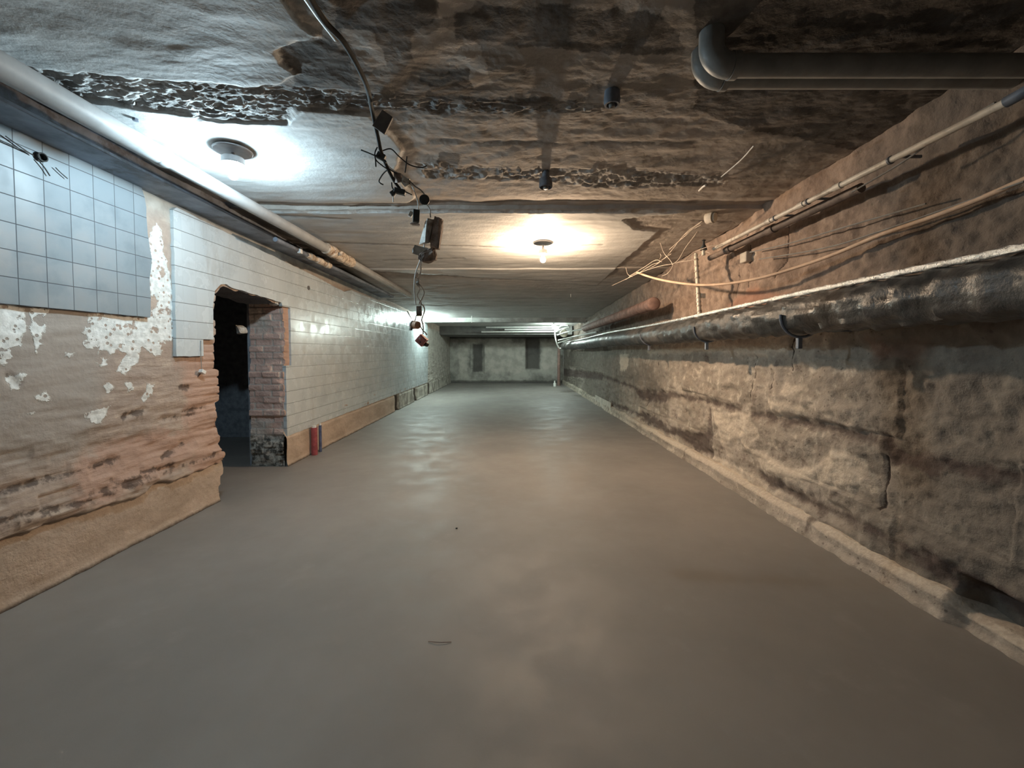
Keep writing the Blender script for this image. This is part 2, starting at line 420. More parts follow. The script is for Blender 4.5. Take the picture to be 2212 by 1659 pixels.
LDARK = [poly_left(p) for p in (
    [(-40, 1075), (100, 1035), (165, 1020)], [(190, 1010), (250, 992)], [(-40, 1128), (60, 1105), (150, 1090), (215, 1070)],
    [(180, 1070), (300, 1030)], [(345, 990), (390, 960)], [(390, 838), (410, 836)], [(20, 815), (34, 830)],
    [(395, 890), (440, 880)], [(350, 905), (420, 895)], [(270, 900), (310, 885)], [(300, 1020), (360, 1005)], [(230, 1040), (262, 1052)])]
TW = [poly_left([(700, 620), (745, 612), (770, 700), (735, 705)]), poly_left([(740, 640), (770, 660), (760, 690), (735, 690)])]
def left_fields(Y, Z):
    a = {}
    a['white'] = union(Y, Z, WHITE)
    a['dark'] = np.maximum(0.012 - lines(Y, Z, LDARK), (0.014 + 0.0 * Y) - np.abs(Z - 0.45 - 0.05 * (fbm(Y * 2, Y * 0, 8) - .5)) + np.where(Y < YD0, -0.012, -0.5))
    a['grey'] = sdpoly(Y, Z, poly_left([(-400, 600), (190, 650), (240, 720), (215, 900), (170, 985), (60, 1010), (-400, 1050)]))
    a['brick'] = np.maximum(np.minimum(0.30 - np.abs(Y - YD0 + 0.10), 1.5 - Z) * 0.7, sdpoly(Y, Z, poly_left([(150, 1000), (300, 940), (400, 930), (420, 980), (250, 1070), (150, 1100)])))
    a['brick'] = np.maximum(a['brick'], np.minimum(np.minimum(0.16 - np.abs(Y - YD1 - 0.02), 2.02 - Z), Z - 0.35))
    a['pale'] = np.maximum(np.minimum(Y - 13.7, 2.2 - Z), np.minimum(Z - 2.50, 9 - Y) * 0.5)
    return a
def left_disp(Y, Z):
    d = 0.016 * (fbm(Y * 2.2, Z * 3, 1, 4) - 0.5) + 0.010 * (fbm(Y * 5, Z * 22, 2, 4) - 0.5)
    low = sstep(1.35, 0.75, Z)
    d += low * (0.035 * (fbm(Y * 2.3, Z * 11, 3, 4) - 0.5) + 0.014 * (fbm(Y * 9, Z * 16, 4, 3) - 0.5))
    d += 0.045 * sstep(0.75, 0.42, Z) * np.where(Y < YD0 + .1, 1, 0.35) - 0.12 * sstep(0.015, -0.015, Z - 0.365 - 0.10 * (fbm(Y * 5, Y * 0, 12, 5) - .5))          # the coarse foot of the wall oversails the plinth
    edge = np.maximum(sstep(0.45, 0.0, np.abs(Y - YD0)), sstep(0.18, 0.0, np.abs(Y - YD1)))
    rw_ = np.floor((Z + .02 * fbm(Y * 1.5, Z * 3, 14)) / .072); cb_ = np.floor(Y / .23 + .5 * (rw_ % 2) + .25 * vn(rw_, rw_ * 0, 15))
    d += sstep(1.05, .6, Z) * np.where(Y < YD0 + .2, 1, .3) * 0.026 * (vn(cb_ * 3.7, rw_ * 5.3, 16) - .5)
    zf = Z / 0.078; d -= edge * 0.016 * sstep(0.34, 0.5, np.abs(zf - np.floor(zf) - 0.5))
    d += edge * 0.02 * (vn(Y * 4, np.floor(zf) * 3.1, 6) - 0.5)
    return d
LDARKD = LDARK
Yn = np.concatenate([np.linspace(YN - .05, 1.75, 14)[:-1], geo(1.75, 3.70, .0052), np.linspace(3.71, YD0, 18)])
Yf = np.concatenate([np.linspace(YD1, 5.30, 16), geo(5.33, YF + .02, .0058)])
Zw = np.concatenate([np.arange(0, 2.30, 0.0115), np.arange(2.30, 2.88, 0.03), [2.95]])
ps, qs, fa = [], [], {}
off = 0
def left_piece(Ys, Zs, shift):
    global off
    Y, Z = mesh_uv(Ys, Zs); Y = Y + shift(Y, Z)
    y, z = Y.ravel(), Z.ravel(); d = left_disp(y, z)
    dk = lines(y, z, LDARK); d = d - 0.012 * sstep(0.035, 0.0, dk + 0.03 * (fbm(y * 6, z * 9, 11) - .5))
    ps.append(np.stack([XL + d, y, z], -1)); qs.append(quads_of(len(Ys), len(Zs)) + off); off += len(y)
    for k, v in left_fields(y, z).items(): fa.setdefault(k, []).append(v)
hd = lambda Z: (Z < ZD + 0.02)
left_piece(Yn, Zw, lambda Y, Z: (yl(np.minimum(Z, ZD)) - YD0) * sstep(3.6, YD0, Y))
left_piece(Yf, Zw, lambda Y, Z: (yr(np.minimum(Z, ZD)) - YD1) * sstep(5.35, YD1, Y))
Yt = np.linspace(0, 1, 70); Zt = np.linspace(0, 1, 46)
def lint(y): return ZD - 0.03 - 0.05 * (y - YD0) + 0.05 * (fbm(y * 6, y * 0, 9, 3) - 0.5) - 0.10 * sstep(YD0 + .12, YD0 - .02, y)
T, S = mesh_uv(Yt, Zt)
ya = float(yl(np.array(ZD))); yb = float(yr(np.array(ZD)))
y = (ya + (yb - ya) * T).ravel(); z0 = lint(y); z = z0 + (2.95 - z0) * S.ravel()
ps.append(np.stack([XL + left_disp(y, z), y, z], -1)); qs.append(quads_of(70, 46) + off)
for k, v in left_fields(y, z).items(): fa.setdefault(k, []).append(v)
wall_left = struct(sheet('wall_left', np.concatenate(ps), np.concatenate(qs), {k: np.concatenate(v) for k, v in fa.items()}, MAT_LEFT))

def tile_slab(name, poly, mat, jitter=0.004, thick=0.022, seed=0, proud=0.018):
    """a tiled facing: ragged outline on the wall plane, real thickness"""
    r = random.Random(seed); pts = []
    for i in range(len(poly)):
        a, b = poly[i], poly[(i + 1) % len(poly)]; L = math.hypot(b[0] - a[0], b[1] - a[1]); n = max(1, int(L / 0.06))
        for j in range(n):
            t = j / n; pts.append((a[0] + (b[0] - a[0]) * t + (r.uniform(-jitter, jitter) if j else 0), a[1] + (b[1] - a[1]) * t + (r.uniform(-jitter, jitter) if j else 0)))
    n = len(pts); mb = MB()
    mb.add([(XL + proud, y, z) for y, z in pts] + [(XL + proud - thick - .02, y, z) for y, z in pts],
           [tuple(range(n)), tuple(range(2 * n - 1, n - 1, -1))] + [(i, (i + 1) % n, n + (i + 1) % n, n + i) for i in range(n)])
    o = mb.build(name, mat, smooth=False); o.parent = wall_left
    return o
B = lambda y: H + 1.262 - 0.0125 * y          # underside of the steel beam over the wall
tile_slab('tile_facing', [(YN, 1.672), (3.19, 1.672), (3.20, 1.82), (3.195, 1.97), (3.22, 2.12), (3.19, 2.3), (3.185, 2.50), (3.14, B(3.2) + .05), (YN, B(0) + .05)], MAT_TILE_NEAR, seed=1, proud=0.030)
tile_slab('tile_facing', [(3.435, 1.37), (3.735, 1.37), (3.735, 1.522), (3.865, 1.522), (3.868, 1.83), (3.90, 1.98), (3.98, 2.05), (4.06, 2.065), (4.12, 2.045), (5.02, 2.0), (5.04, 1.96),
     (5.215, 1.96), (5.215, 1.24), (5.09, 1.24), (5.09, 0.37), (6.3, 0.385), (9.2, 0.40), (13.6, 0.41), (13.75, 1.2), (13.7, 2.05), (13.65, 2.45), (9.2, 2.46), (7.2, 2.47), (6.9, 2.40), (5.8, 2.475), (4.6, 2.53), (3.48, 2.60), (3.44, 2.57)], MAT_TILE_FAR, seed=2, proud=0.026)

# plinth along the foot of the left wall
ps, qs, at = [], [], {'far': [], 'dark': []}; off = 0
for Ys in (np.concatenate([np.linspace(YN, 1.7, 10), geo(1.75, 3.90, .006)]), np.concatenate([geo(5.07, YF, .007)])):
    Zs = np.linspace(0, 0.43, 36); Y, Z = mesh_uv(Ys, Zs); y, z = Y.ravel(), Z.ravel()
    if Ys[0] < 2: y = y + (np.minimum(yl(z), 3.95) - 3.90) * sstep(3.7, 3.9, y)
    x = XL + 0.030 + 0.012 * (fbm(y * 3, z * 8, 21) - 0.5) + 0.02 * sstep(0.06, 0.0, z) * fbm(y * 9, z, 22) - 0.04 * sstep(0.34, 0.43, z)
    gaps = lines(y, z, [np.array([[9.95, 0.0], [9.95, .45]]), np.array([[11.9, 0.0], [11.8, .45]]), np.array([[13.8, 0], [13.8, .45]])])
    x = x - 0.06 * sstep(0.16, 0.1, gaps)
    ps.append(np.stack([x, y, z], -1)); qs.append(quads_of(len(Ys), 36) + off); off += len(y)
    at['far'].append(y - 9.9); at['dark'].append(np.maximum(0.13 - gaps, 0.015 - z))
struct(sheet('baseboard_left', np.concatenate(ps), np.concatenate(qs), {k: np.concatenate(v) for k, v in at.items()}, MAT_PLINTH))

# doorway reveals and the dark side room behind
def reveal(yf, sgn, x1, s0):
    Xs = np.linspace(0, 1, 46); Zs = np.arange(0, ZD + .02, 0.0115)
    S, Z = mesh_uv(Xs, Zs); z = Z.ravel(); s = S.ravel(); x = XL + 0.0 + (x1 - XL) * s
    d = 0.03 * (fbm(x * 7, z * 12, s0, 4) - 0.5) + 0.03 * (vn(np.floor(x * 4.6 + 0.5 * (np.floor(z / .078) % 2)) * 3.3, np.floor(z / .078) * 1.7, s0 + 3) - 0.5)
    d += 0.05 * sstep(0.45, 0.15, z) * (fbm(x * 9, z * 9, s0 + 5, 4) - 0.5)
    fz = z / .078 - np.floor(z / .078); fx = x * 4.6 + 0.5 * (np.floor(z / .078) % 2); fx = fx - np.floor(fx)
    mort = np.maximum(np.abs(fz - .5) - .43, (np.abs(fx - .5) - .465) * 2.0) * 0.1
    w = sstep(0, 0.12, s)
    y = yf(z) + sgn * w * (d - 0.010 * (mort > 0)) 
    x = np.where(s < 0.001, XL + left_disp(yf(z), z), x)
    return np.stack([x, y, z], -1), quads_of(46, len(Zs)), {'head_shade': z * 0, 'mortar': mort, 'rubble': 0.38 - z + 0 * x, 'brick': np.maximum(np.minimum(0.55 - np.abs(z - 1.15), x + 3.4), np.minimum(x + 2.98, z - .4))}
p1, q1, a1 = reveal(yr, -1, -3.21, 31); p2, q2, a2 = reveal(yl, 1, -3.21, 41)
n1, n2 = len(p1), len(p2)
Xs = np.linspace(XL, -3.21, 26); Ys = np.linspace(ya - .02, yb + .02, 60); Xg, Yg = mesh_uv(Xs, Ys)
zz = lint(Yg.ravel()) + 0.03 * (fbm(Xg.ravel() * 8, Yg.ravel() * 8, 51) - 0.5) * sstep(XL, XL - .1, Xg.ravel())
p3 = np.stack([Xg.ravel(), Yg.ravel(), zz], -1); q3 = quads_of(26, 60)
a3 = {'head_shade': zz * 0 + 1, 'mortar': zz * 0 - 1, 'rubble': zz * 0 - 1, 'brick': zz * 0 - 1}
struct(sheet('door_1', np.concatenate([p1, p2, p3]), np.concatenate([q1, q2 + n1, q3 + n1 + n2]), {k: np.concatenate([a1[k], a2[k], a3[k]]) for k in a1}, MAT_JAMB))
MAT_DARKWALL = plain('side_room_wall', (0.26, 0.28, 0.31), 0.9)
sb = MB()
sb.box((-4.95, 4.6, 1.2), (0.1, 4.6, 2.6)).box((-4.05, 6.9, 1.2), (1.7, 0.1, 2.6)).box((-4.05, 2.3, 1.2), (1.7, 0.1, 2.6)).box((-4.05, 4.6, 2.45), (1.8, 4.7, 0.1))
sb.box((-3.23, 3.05, 1.2), (0.04, 1.5, 2.5)).box((-3.23, 6.0, 1.2), (0.04, 1.75, 2.5)).box((-3.23, 4.5, 2.26), (0.04, 1.5, 0.36))
struct(sb.build('wall_side_room', MAT_DARKWALL, smooth=False))

# ------------------------------------------------------------------ right wall and its footing
RP = lambda *p: poly_right(p)
RDARK = [RP((1212, 800), (1300, 812), (1390, 845), (1440, 850), (1530, 868), (1600, 885)), RP((1625, 893), (1700, 908), (1790, 925), (1880, 950)),
         RP((1530, 885), (1536, 930), (1532, 985)), RP((1480, 940), (1520, 955), (1532, 985)), RP((1380, 905), (1440, 930), (1480, 940)),
         RP((1925, 985), (2000, 990), (2080, 1010), (2250, 1040)), RP((1905, 950), (1920, 990)), RP((1320, 870), (1400, 905), (1440, 925)),
         RP((1640, 1025), (1700, 1060), (1790, 1100), (1900, 1150), (1990, 1205), (2080, 1265), (2220, 1370)),
         RP((2000, 1195), (2120, 1265), (2230, 1340)), RP((2060, 1255), (2150, 1300), (2230, 1360)), RP((1375, 840), (1400, 870))]
RCRACK = [RP((1630, 765), (1626, 800), (1622, 870)), RP((1900, 985), (1902, 1050), (1896, 1100)), RP((1665, 840), (1672, 800)), RP((1420, 760), (1416, 800)),
          RP((1395, 845), (1400, 885)), RP((1720, 700), (1712, 742), (1716, 800)), RP((1690, 470), (1684, 560), (1660, 600)), RP((1580, 530), (1582, 650)), RP((1612, 530), (1606, 620))]
RSTAIN_SHADE = [RP((1440, 915), (1500, 935), (1533, 925), (1535, 990), (1500, 975)), RP((1370, 838), (1450, 850), (1440, 872), (1385, 865)), RP((1630, 1022), (1690, 1030), (1710, 1062), (1665, 1058)),
          RP((2040, 1235), (2120, 1245), (2230, 1310), (2230, 1370), (2100, 1310)), RP((1620, 888), (1720, 905), (1700, 918), (1625, 902)), RP((1210, 795), (1300, 805), (1300, 822), (1215, 812)), RP((1900, 985), (2000, 970), (2100, 1000), (2000, 1030)), RP((1385, 888), (1430, 905), (1435, 930), (1390, 912))]  # first polygon on this line: shade of the recess past the footing, painted dark
RPALE = [RP((1395, 758), (1530, 742), (1700, 738), (1712, 760), (1650, 772), (1540, 760), (1400, 766)), RP((1540, 890), (1610, 890), (1640, 940), (1560, 960)),
         RP((1660, 862), (1740, 880), (1730, 905), (1670, 900)), RP((1600, 950), (1700, 1010), (1760, 1010), (1790, 970), (1850, 985), (1880, 1060), (1780, 1050), (1650, 1020)),
         RP((1340, 765), (1357, 765), (1355, 800), (1342, 800)), RP((1500, 970), (1600, 1010), (1700, 1070), (1660, 1085), (1560, 1020)),
         RP((1695, 825), (1740, 840), (1720, 860), (1690, 850)), RP((1600, 545), (1622, 548), (1620, 565), (1602, 565))]
RBRICK = [RP((1560, 660), (1620, 620), (1700, 640), (1720, 690), (1600, 700)), RP((1870, 735), (2010, 745), (1980, 780), (1890, 775))]
def right_fields(Y, Z):
    a = {}
    a['dark'] = np.maximum(0.030 - lines(Y, Z, RDARK), union(Y, Z, RSTAIN_SHADE) - .01)
    a['crack'] = 0.011 - lines(Y, Z, RCRACK)
    a['pale'] = union(Y, Z, RPALE)
    a['brick'] = union(Y, Z, RBRICK)
    a['upper'] = Z - 1.74
    a['dim_ends'] = np.maximum(np.maximum((2.75 - Y) * .8, (Y - 7.0) * 0.3 - 0.4), np.minimum(Y - 6.2, 0.5 - np.abs(Z - 0.9)) - 0.2)  # near end: corner dimming painted into the colour; farther terms only darken the tone
    return a
Yr = np.concatenate([np.linspace(YN - .05, 1.4, 14)[:-1], geo(1.4, YF + .02, .0058)])
Zr = np.concatenate([np.arange(0, 2.55, 0.0115), np.arange(2.55, 2.9, 0.03), [2.95]])
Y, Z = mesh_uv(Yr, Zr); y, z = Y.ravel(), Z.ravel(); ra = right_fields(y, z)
d = 0.05 * (fbm(y * 1.3, z * 1.6, 61, 4) - 0.5) + 0.07 * (fbm(y * 4.5, z * 6, 62, 5) - 0.5) + 0.028 * (fbm(y * 14, z * 18, 63, 3) - 0.5)
d -= 0.026 * sstep(0.3, 0.6, fbm(y * 1.7, z * 2, 66, 3)) * sstep(-0.05, 0.03, ra['dark'] + 0.09 * (fbm(y * 7, z * 9, 64) - .5)) + 0.02 * sstep(-.01, .008, ra['crack'])
d += 0.012 * sstep(0, 0.03, ra['pale'])
blk = vn(np.floor((y + 0.6 * (np.floor((z + .05) / .47) % 2)) / 1.25) * 7.1, np.floor((z + .05) / .47) * 3.3, 65)
d += 0.035 * (blk - 0.5) * sstep(1.55, 1.45, z)
d -= 0.05 * sstep(1.52, 1.62, z)                       # wall sets back above the lower masonry
d = np.where((y < 2.14) & (z < 0.28), d - 0.16 * sstep(2.14, 2.08, y) * sstep(.28, .22, z), d)
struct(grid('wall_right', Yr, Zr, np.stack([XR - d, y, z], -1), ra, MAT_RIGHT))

Ys = geo(1.2, YF, .006); Zs = np.linspace(0, 1, 26); Y, S = mesh_uv(Ys, Zs); y, s = Y.ravel(), S.ravel()
h = 0.15 + 0.05 * (fbm(y * 2, y * 0, 71) - .5); z = h * np.minimum(s / 0.7, 1)
x = XR - 0.065 - 0.05 * (fbm(y * 2.5, z * 6, 72, 5) - .5) + 0.16 * np.clip((s - .7) / .3, 0, 1) + 0.03 * sstep(.5, .7, s) - 0.03 * fbm(y * 14, s, 73, 4) * sstep(.25, 0, s)
nr = sstep(2.16, 2.06, y); z = z * (1 - .45 * nr); x = x + 0.055 * nr
fld = right_fields(y, z + 10); fld['upper'] = y * 0 - 1; fld['dark'] = 0.02 - lines(y, s, [np.array([[3.15, 0], [3.1, 1]]), np.array([[5.4, 0], [5.4, 1]])]); fld['crack'] = y * 0 - 1
fld['pale'] = np.minimum(0.1, s - 0.45) * sstep(8, 5, y); fld['brick'] = y * 0 - 1; fld['dim_ends'] = np.maximum(2.35 - y, y - 8) * .3 - .3  # near end of the footing dimmed in its colour as well
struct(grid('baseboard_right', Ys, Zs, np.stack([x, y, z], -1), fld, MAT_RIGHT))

# ------------------------------------------------------------------ ceiling: stepped cast panels, spalled seams, plaster left in patches
CP = lambda *p: poly_ceil(p)
yc = lambda v: on_ceil(CX, v).y
S1, S2 = yc(452), yc(577)
PALE = [CP((-900, -60), (560, -60), (655, 60), (690, 84), (640, 92), (600, 118), (612, 140), (650, 165), (600, 186), (480, 182), (300, 172), (165, 164), (-300, 100)),
        CP((150, 215), (300, 238), (480, 266), (620, 268), (650, 238), (800, 250), (855, 300), (872, 335), (850, 372), (900, 430), (880, 449), (545, 443), (300, 330), (100, 230)),
        CP((545, 456), (1500, 456), (1345, 470), (1372, 492), (1424, 498), (1290, 612), (790, 580), (640, 500))]
MID = [CP((880, 260), (1690, 250), (1640, 320), (1560, 440), (900, 440), (870, 330)), CP((545, 440), (1540, 440), (1500, 456), (545, 456))]
PATCH = [CP((880, 92), (960, 72), (1038, 105), (1062, 190), (1022, 192), (985, 150), (890, 152)), CP((730, 60), (800, 80), (830, 130), (850, 165), (790, 150)),
         CP((945, -40), (1040, -40), (1020, 30), (950, 50)), CP((1330, 30), (1365, 30), (1360, 60), (1340, 60))]
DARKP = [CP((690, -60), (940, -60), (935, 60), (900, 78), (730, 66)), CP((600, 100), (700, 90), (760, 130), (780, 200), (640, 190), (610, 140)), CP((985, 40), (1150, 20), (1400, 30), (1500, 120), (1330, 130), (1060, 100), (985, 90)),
         CP((900, 165), (1010, 160), (1020, 195), (900, 190)), CP((880, 210), (1250, 220), (1250, 248), (880, 244)), CP((1500, -60), (2400, -60), (2300, 160), (1900, 340), (1620, 290), (1500, 240)),  # big right-hand polygon: corner dimming painted into the ceiling colour
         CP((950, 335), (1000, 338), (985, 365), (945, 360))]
TRENCH = [CP((60, 150), (170, 166), (300, 176), (480, 184), (600, 188), (760, 205), (1000, 225), (1300, 232), (1300, 246), (1000, 248), (830, 246), (640, 238), (622, 266), (480, 264), (300, 238), (150, 214)),
          CP((890, 352), (1000, 362), (1150, 372), (1300, 368), (1560, 384), (1560, 404), (1300, 411), (1150, 394), (920, 392))]
SEAM = [CP((700, 521), (900, 527), (1100, 531), (1300, 527)), CP((560, 441), (1000, 446), (1200, 440), (1500, 446)), CP((930, 308), (1200, 316), (1500, 312)), CP((1500, 478), (1600, 480), (1700, 476)),
        CP((560, 462), (750, 470)), CP((830, 560), (1000, 556)), CP((870, 640), (1300, 642)), CP((850, 655), (1280, 658)), CP((880, 668), (1270, 669)), CP((890, 677), (1250, 679)), CP((1040, 600), (1330, 606))]
Xc = np.concatenate([np.arange(XL - .06, XR + .05, 0.0095)])
Ycs = np.concatenate([np.linspace(YN - .05, 1.45, 14)[:-1], geo(1.45, YF + .02, .0056)])
Ycs = np.unique(np.concatenate([Ycs, [S1 - .001, S1 + .004, S2 - .001, S2 + .004], np.arange(1.95, 2.62, .006)]))
X, Y = mesh_uv(Xc, Ycs); x, y = X.ravel(), Y.ravel()
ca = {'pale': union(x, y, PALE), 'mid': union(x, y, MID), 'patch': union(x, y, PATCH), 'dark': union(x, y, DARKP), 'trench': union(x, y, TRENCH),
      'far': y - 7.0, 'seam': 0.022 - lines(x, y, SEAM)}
ca['mid'] = np.maximum(ca['mid'], np.minimum(np.minimum(x - 1.40, y - S1 + .6), 6.2 - y))
d = 0.02 * (fbm(x * 1.2, y * 1.8, 81, 4) - 0.5) + 0.012 * (fbm(x * 3, y * 9, 82, 4) - 0.5)            # downwards
rawm = sstep(0.01, -0.01, ca['pale'] + 0.06 * (fbm(x * 8, y * 8, 83) - .5)) * sstep(7.2, 6.6, y)
d += rawm * (-0.018 + 0.016 * (fbm(x * 3.5, y * 6, 84, 5) - 0.5) + 0.007 * (fbm(x * 14, y * 18, 85, 3) - .5))
tr = sstep(-0.02, 0.03, ca['trench'] + 0.07 * (fbm(x * 7, y * 9, 86) - .5))
rid = 1 - np.abs(2 * fbm(x * 9 + y * 5, y * 26, 87, 5, .62) - 1); chip = vn(np.floor(x * 17 + 2 * fbm(x * 8, y * 8, 92)) * 1.7, np.floor(y * 38 + 3 * fbm(x * 7, y * 5, 93)) * 2.3, 94)
d += tr * (-0.010 + 0.026 * (rid - 0.55) + 0.026 * (chip - .5) + 0.018 * (fbm(x * 16 + y * 6, y * 30, 88, 3) - .5))
d -= 0.006 * sstep(-.03, .02, ca['seam'] + 0.05 * (fbm(x * 6, y * 14, 89) - .5))
d += 0.014 * sstep(S1 - .0005, S1 + .003, y) + 0.016 * sstep(S2 - .0005, S2 + .003, y) - 0.018 * sstep(S1 - .25, S1 - .01, y) * sstep(S1 + .003, S1, y)
zc = czl(y) - d
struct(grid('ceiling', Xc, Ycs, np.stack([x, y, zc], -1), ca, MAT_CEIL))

# ------------------------------------------------------------------ far wall with two blocked openings, cross beams, wall behind the camera
MAT_FAR = None
def mat_far():
    k = M('far_wall_render')
    n = k.noise(1.3, 7, 0.65)
    c = k.mix(k.rng(n, 0.36, 0.62), (0.17, 0.165, 0.15), (0.40, 0.385, 0.345))
    c = k.mix(k.mask('pale', 0.3, 0.1, 3), c, k.mix(k.rng(k.noise(3), .35, .65), (0.36, 0.34, 0.30), (0.50, 0.47, 0.42)))
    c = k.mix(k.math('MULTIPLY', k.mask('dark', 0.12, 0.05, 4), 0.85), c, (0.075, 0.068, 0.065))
    return k.out(c, 0.85, k.bump(k.noise(9, 5), 0.5, 0.03), spec=0.2)
FW = lambda u, v: (at_y(u, v, YF).x, at_y(u, v, YF).z)
def fr(u0, v0, u1, v1): a, b = FW(u0, v0), FW(u1, v1); return np.array([[a[0], a[1]], [b[0], a[1]], [b[0], b[1]], [a[0], b[1]]])
O1, O2 = fr(1136, 725, 1166, 797), fr(1016, 738, 1047, 808)
Xs = np.unique(np.concatenate([np.linspace(XL, XR, 170), O1[:2, 0], O1[:2, 0] + .004, O2[:2, 0], O2[:2, 0] + .004])); Zs = np.unique(np.concatenate([np.linspace(0, 2.95, 90), O1[1:3, 1], O1[1:3, 1] + .004, O2[1:3, 1]]))
X, Z = mesh_uv(Xs, Zs); x, z = X.ravel(), Z.ravel(); i1 = sdpoly(x, z, O1) > 0; i2 = sdpoly(x, z, O2) > 0
yy = YF + 0.05 * (fbm(x * 2, z * 2, 91) - .5) + np.where(i1, 0.28, 0) + np.where(i2, 0.10, 0)
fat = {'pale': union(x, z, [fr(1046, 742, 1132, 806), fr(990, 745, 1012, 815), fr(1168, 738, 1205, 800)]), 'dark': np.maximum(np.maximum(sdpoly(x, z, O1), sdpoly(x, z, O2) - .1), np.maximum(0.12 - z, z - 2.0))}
struct(grid('wall_back', Xs, Zs, np.stack([x, yy, z], -1), fat, mat_far()))
MAT_BEAM = plain('cast_beam', (0.30, 0.295, 0.28), 0.85, var=0.3, scale=4)
tb = MB(); tb.box((-.235, 13.25, H + 0.925 + .2), (XR - XL, 0.30, 0.40)); struct(tb.build('trim_1', MAT_BEAM, smooth=False, bevel=0.015))
tb = MB(); tb.box((-.235, 17.4, H + 0.66 + .3), (XR - XL, 2.7, 0.60)); struct(tb.build('trim_2', plain('dropped_soffit', (0.16, 0.157, 0.15), 0.85, scale=3), smooth=False, bevel=0.015))
tb = MB(); tb.box((-1.3, YN - .05, 1.5), (8, 0.1, 3.2)); struct(tb.build('wall_front', plain('wall_behind', (0.12, 0.115, 0.11), 0.9), smooth=False))

# ------------------------------------------------------------------ object materials
MAT_STEEL = plain('dark_steel', (0.20, 0.225, 0.27), 0.55, 0.2, var=0.3, scale=5, dirt=(0.10, 0.095, 0.10))
MAT_PVC = plain('painted_pipe', (0.34, 0.345, 0.345), 0.45, 0.0, var=0.12, scale=6, bump=0.1)
MAT_PIPE2 = plain('grey_pipe', (0.25, 0.25, 0.24), 0.5, 0.0, var=0.2, scale=6)
MAT_CRUST = plain('corroded_crust', (0.55, 0.47, 0.38), 0.85, var=0.4, scale=20, bump=0.8, dirt=(0.22, 0.14, 0.09))
MAT_IRON = plain('old_iron', (0.13, 0.10, 0.085), 0.7, 0.1, var=0.35, scale=9, bump=0.5, dirt=(0.22, 0.17, 0.14))
MAT_RUST = plain('rusty_iron', (0.22, 0.135, 0.11), 0.75, 0.1, var=0.35, scale=9, bump=0.5, dirt=(0.14, 0.08, 0.06))
MAT_CAP = plain('red_primer', (0.20, 0.125, 0.105), 0.7, var=0.2, scale=14)
MAT_CABLE = plain('black_cable', (0.05, 0.05, 0.048), 0.85, var=0.3)
MAT_WIRE = plain('white_wire', (0.78, 0.76, 0.72), 0.5, var=0.15)
MAT_GWIRE = plain('grey_wire', (0.25, 0.245, 0.23), 0.5, var=0.2)
MAT_COPPER = plain('tan_wire', (0.60, 0.50, 0.41), 0.5, var=0.15)
MAT_CORD = plain('orange_cord', (0.64, 0.45, 0.32), 0.6, var=0.12)
MAT_CONDUIT = plain('cream_conduit', (0.60, 0.54, 0.46), 0.45, var=0.18, scale=8, dirt=(0.30, 0.24, 0.19))
MAT_PORC = plain('porcelain', (0.74, 0.68, 0.56), 0.35, var=0.1, bump=0.05)
MAT_BOX = plain('dark_box', (0.05, 0.055, 0.055), 0.6, var=0.3)
MAT_BROWN = plain('dark_plate', (0.13, 0.115, 0.105), 0.6, var=0.2)
MAT_CONC = plain('broken_concrete', (0.56, 0.555, 0.52), 0.9, var=0.25, scale=18, bump=0.7, dirt=(0.24, 0.20, 0.17))
MAT_DEBRIS = plain('dark_debris', (0.32, 0.255, 0.22), 0.9, var=0.4, scale=22, bump=0.8)
MAT_RED = plain('red_box', (0.70, 0.30, 0.29), 0.5, var=0.12)
MAT_CLAY = plain('brown_fitting', (0.62, 0.38, 0.25), 0.6, var=0.2)
MAT_LAMP = plain('lamp_metal', (0.34, 0.335, 0.34), 0.4, 0.3, var=0.15)
MAT_REDP = plain('red_pipe', (0.33, 0.075, 0.085), 0.55, var=0.25, scale=20)
MAT_BLUEP = plain('blue_pipe', (0.10, 0.125, 0.22), 0.55, var=0.25, scale=20)
MAT_WPL = plain('white_plastic', (0.75, 0.75, 0.72), 0.45, var=0.08)
MAT_STONE = plain('pale_kerb', (0.50, 0.455, 0.39), 0.9, var=0.2, scale=7, bump=0.5)
def mat_wrap():
    k = M('black_wrap')
    n = k.noise(7, 5, 0.6)
    c = k.mix(k.rng(n, 0.3, 0.7), (0.022, 0.024, 0.025), (0.060, 0.060, 0.058))
    dust = k.mix(k.rng(k.noise(2.5, 6), .42, .62), c, (0.095, 0.083, 0.073))
    return k.out(dust, k.rng(n, 0.3, 0.7, 0.34, 0.6), k.bump(k.noise(22, 4, 0.6), 0.35, 0.02), spec=0.5)
def mat_foil():
    k = M('crumpled_foil')
    n = k.noise(45, 5, 0.75)
    return k.out(k.mix(k.rng(n, .36, .62), (0.75, 0.74, 0.72), (0.98, 0.97, 0.95)), k.rng(k.noise(60), .3, .7, .25, .5), k.bump(n, 0.8, 0.012), 0.85, 0.7)
MAT_WRAP, MAT_FOIL = mat_wrap(), mat_foil()
def bulb_mat(name, col, st):
    k = M(name); return k.out((0.9, 0.9, 0.9), 0.2, emit=(col, st))

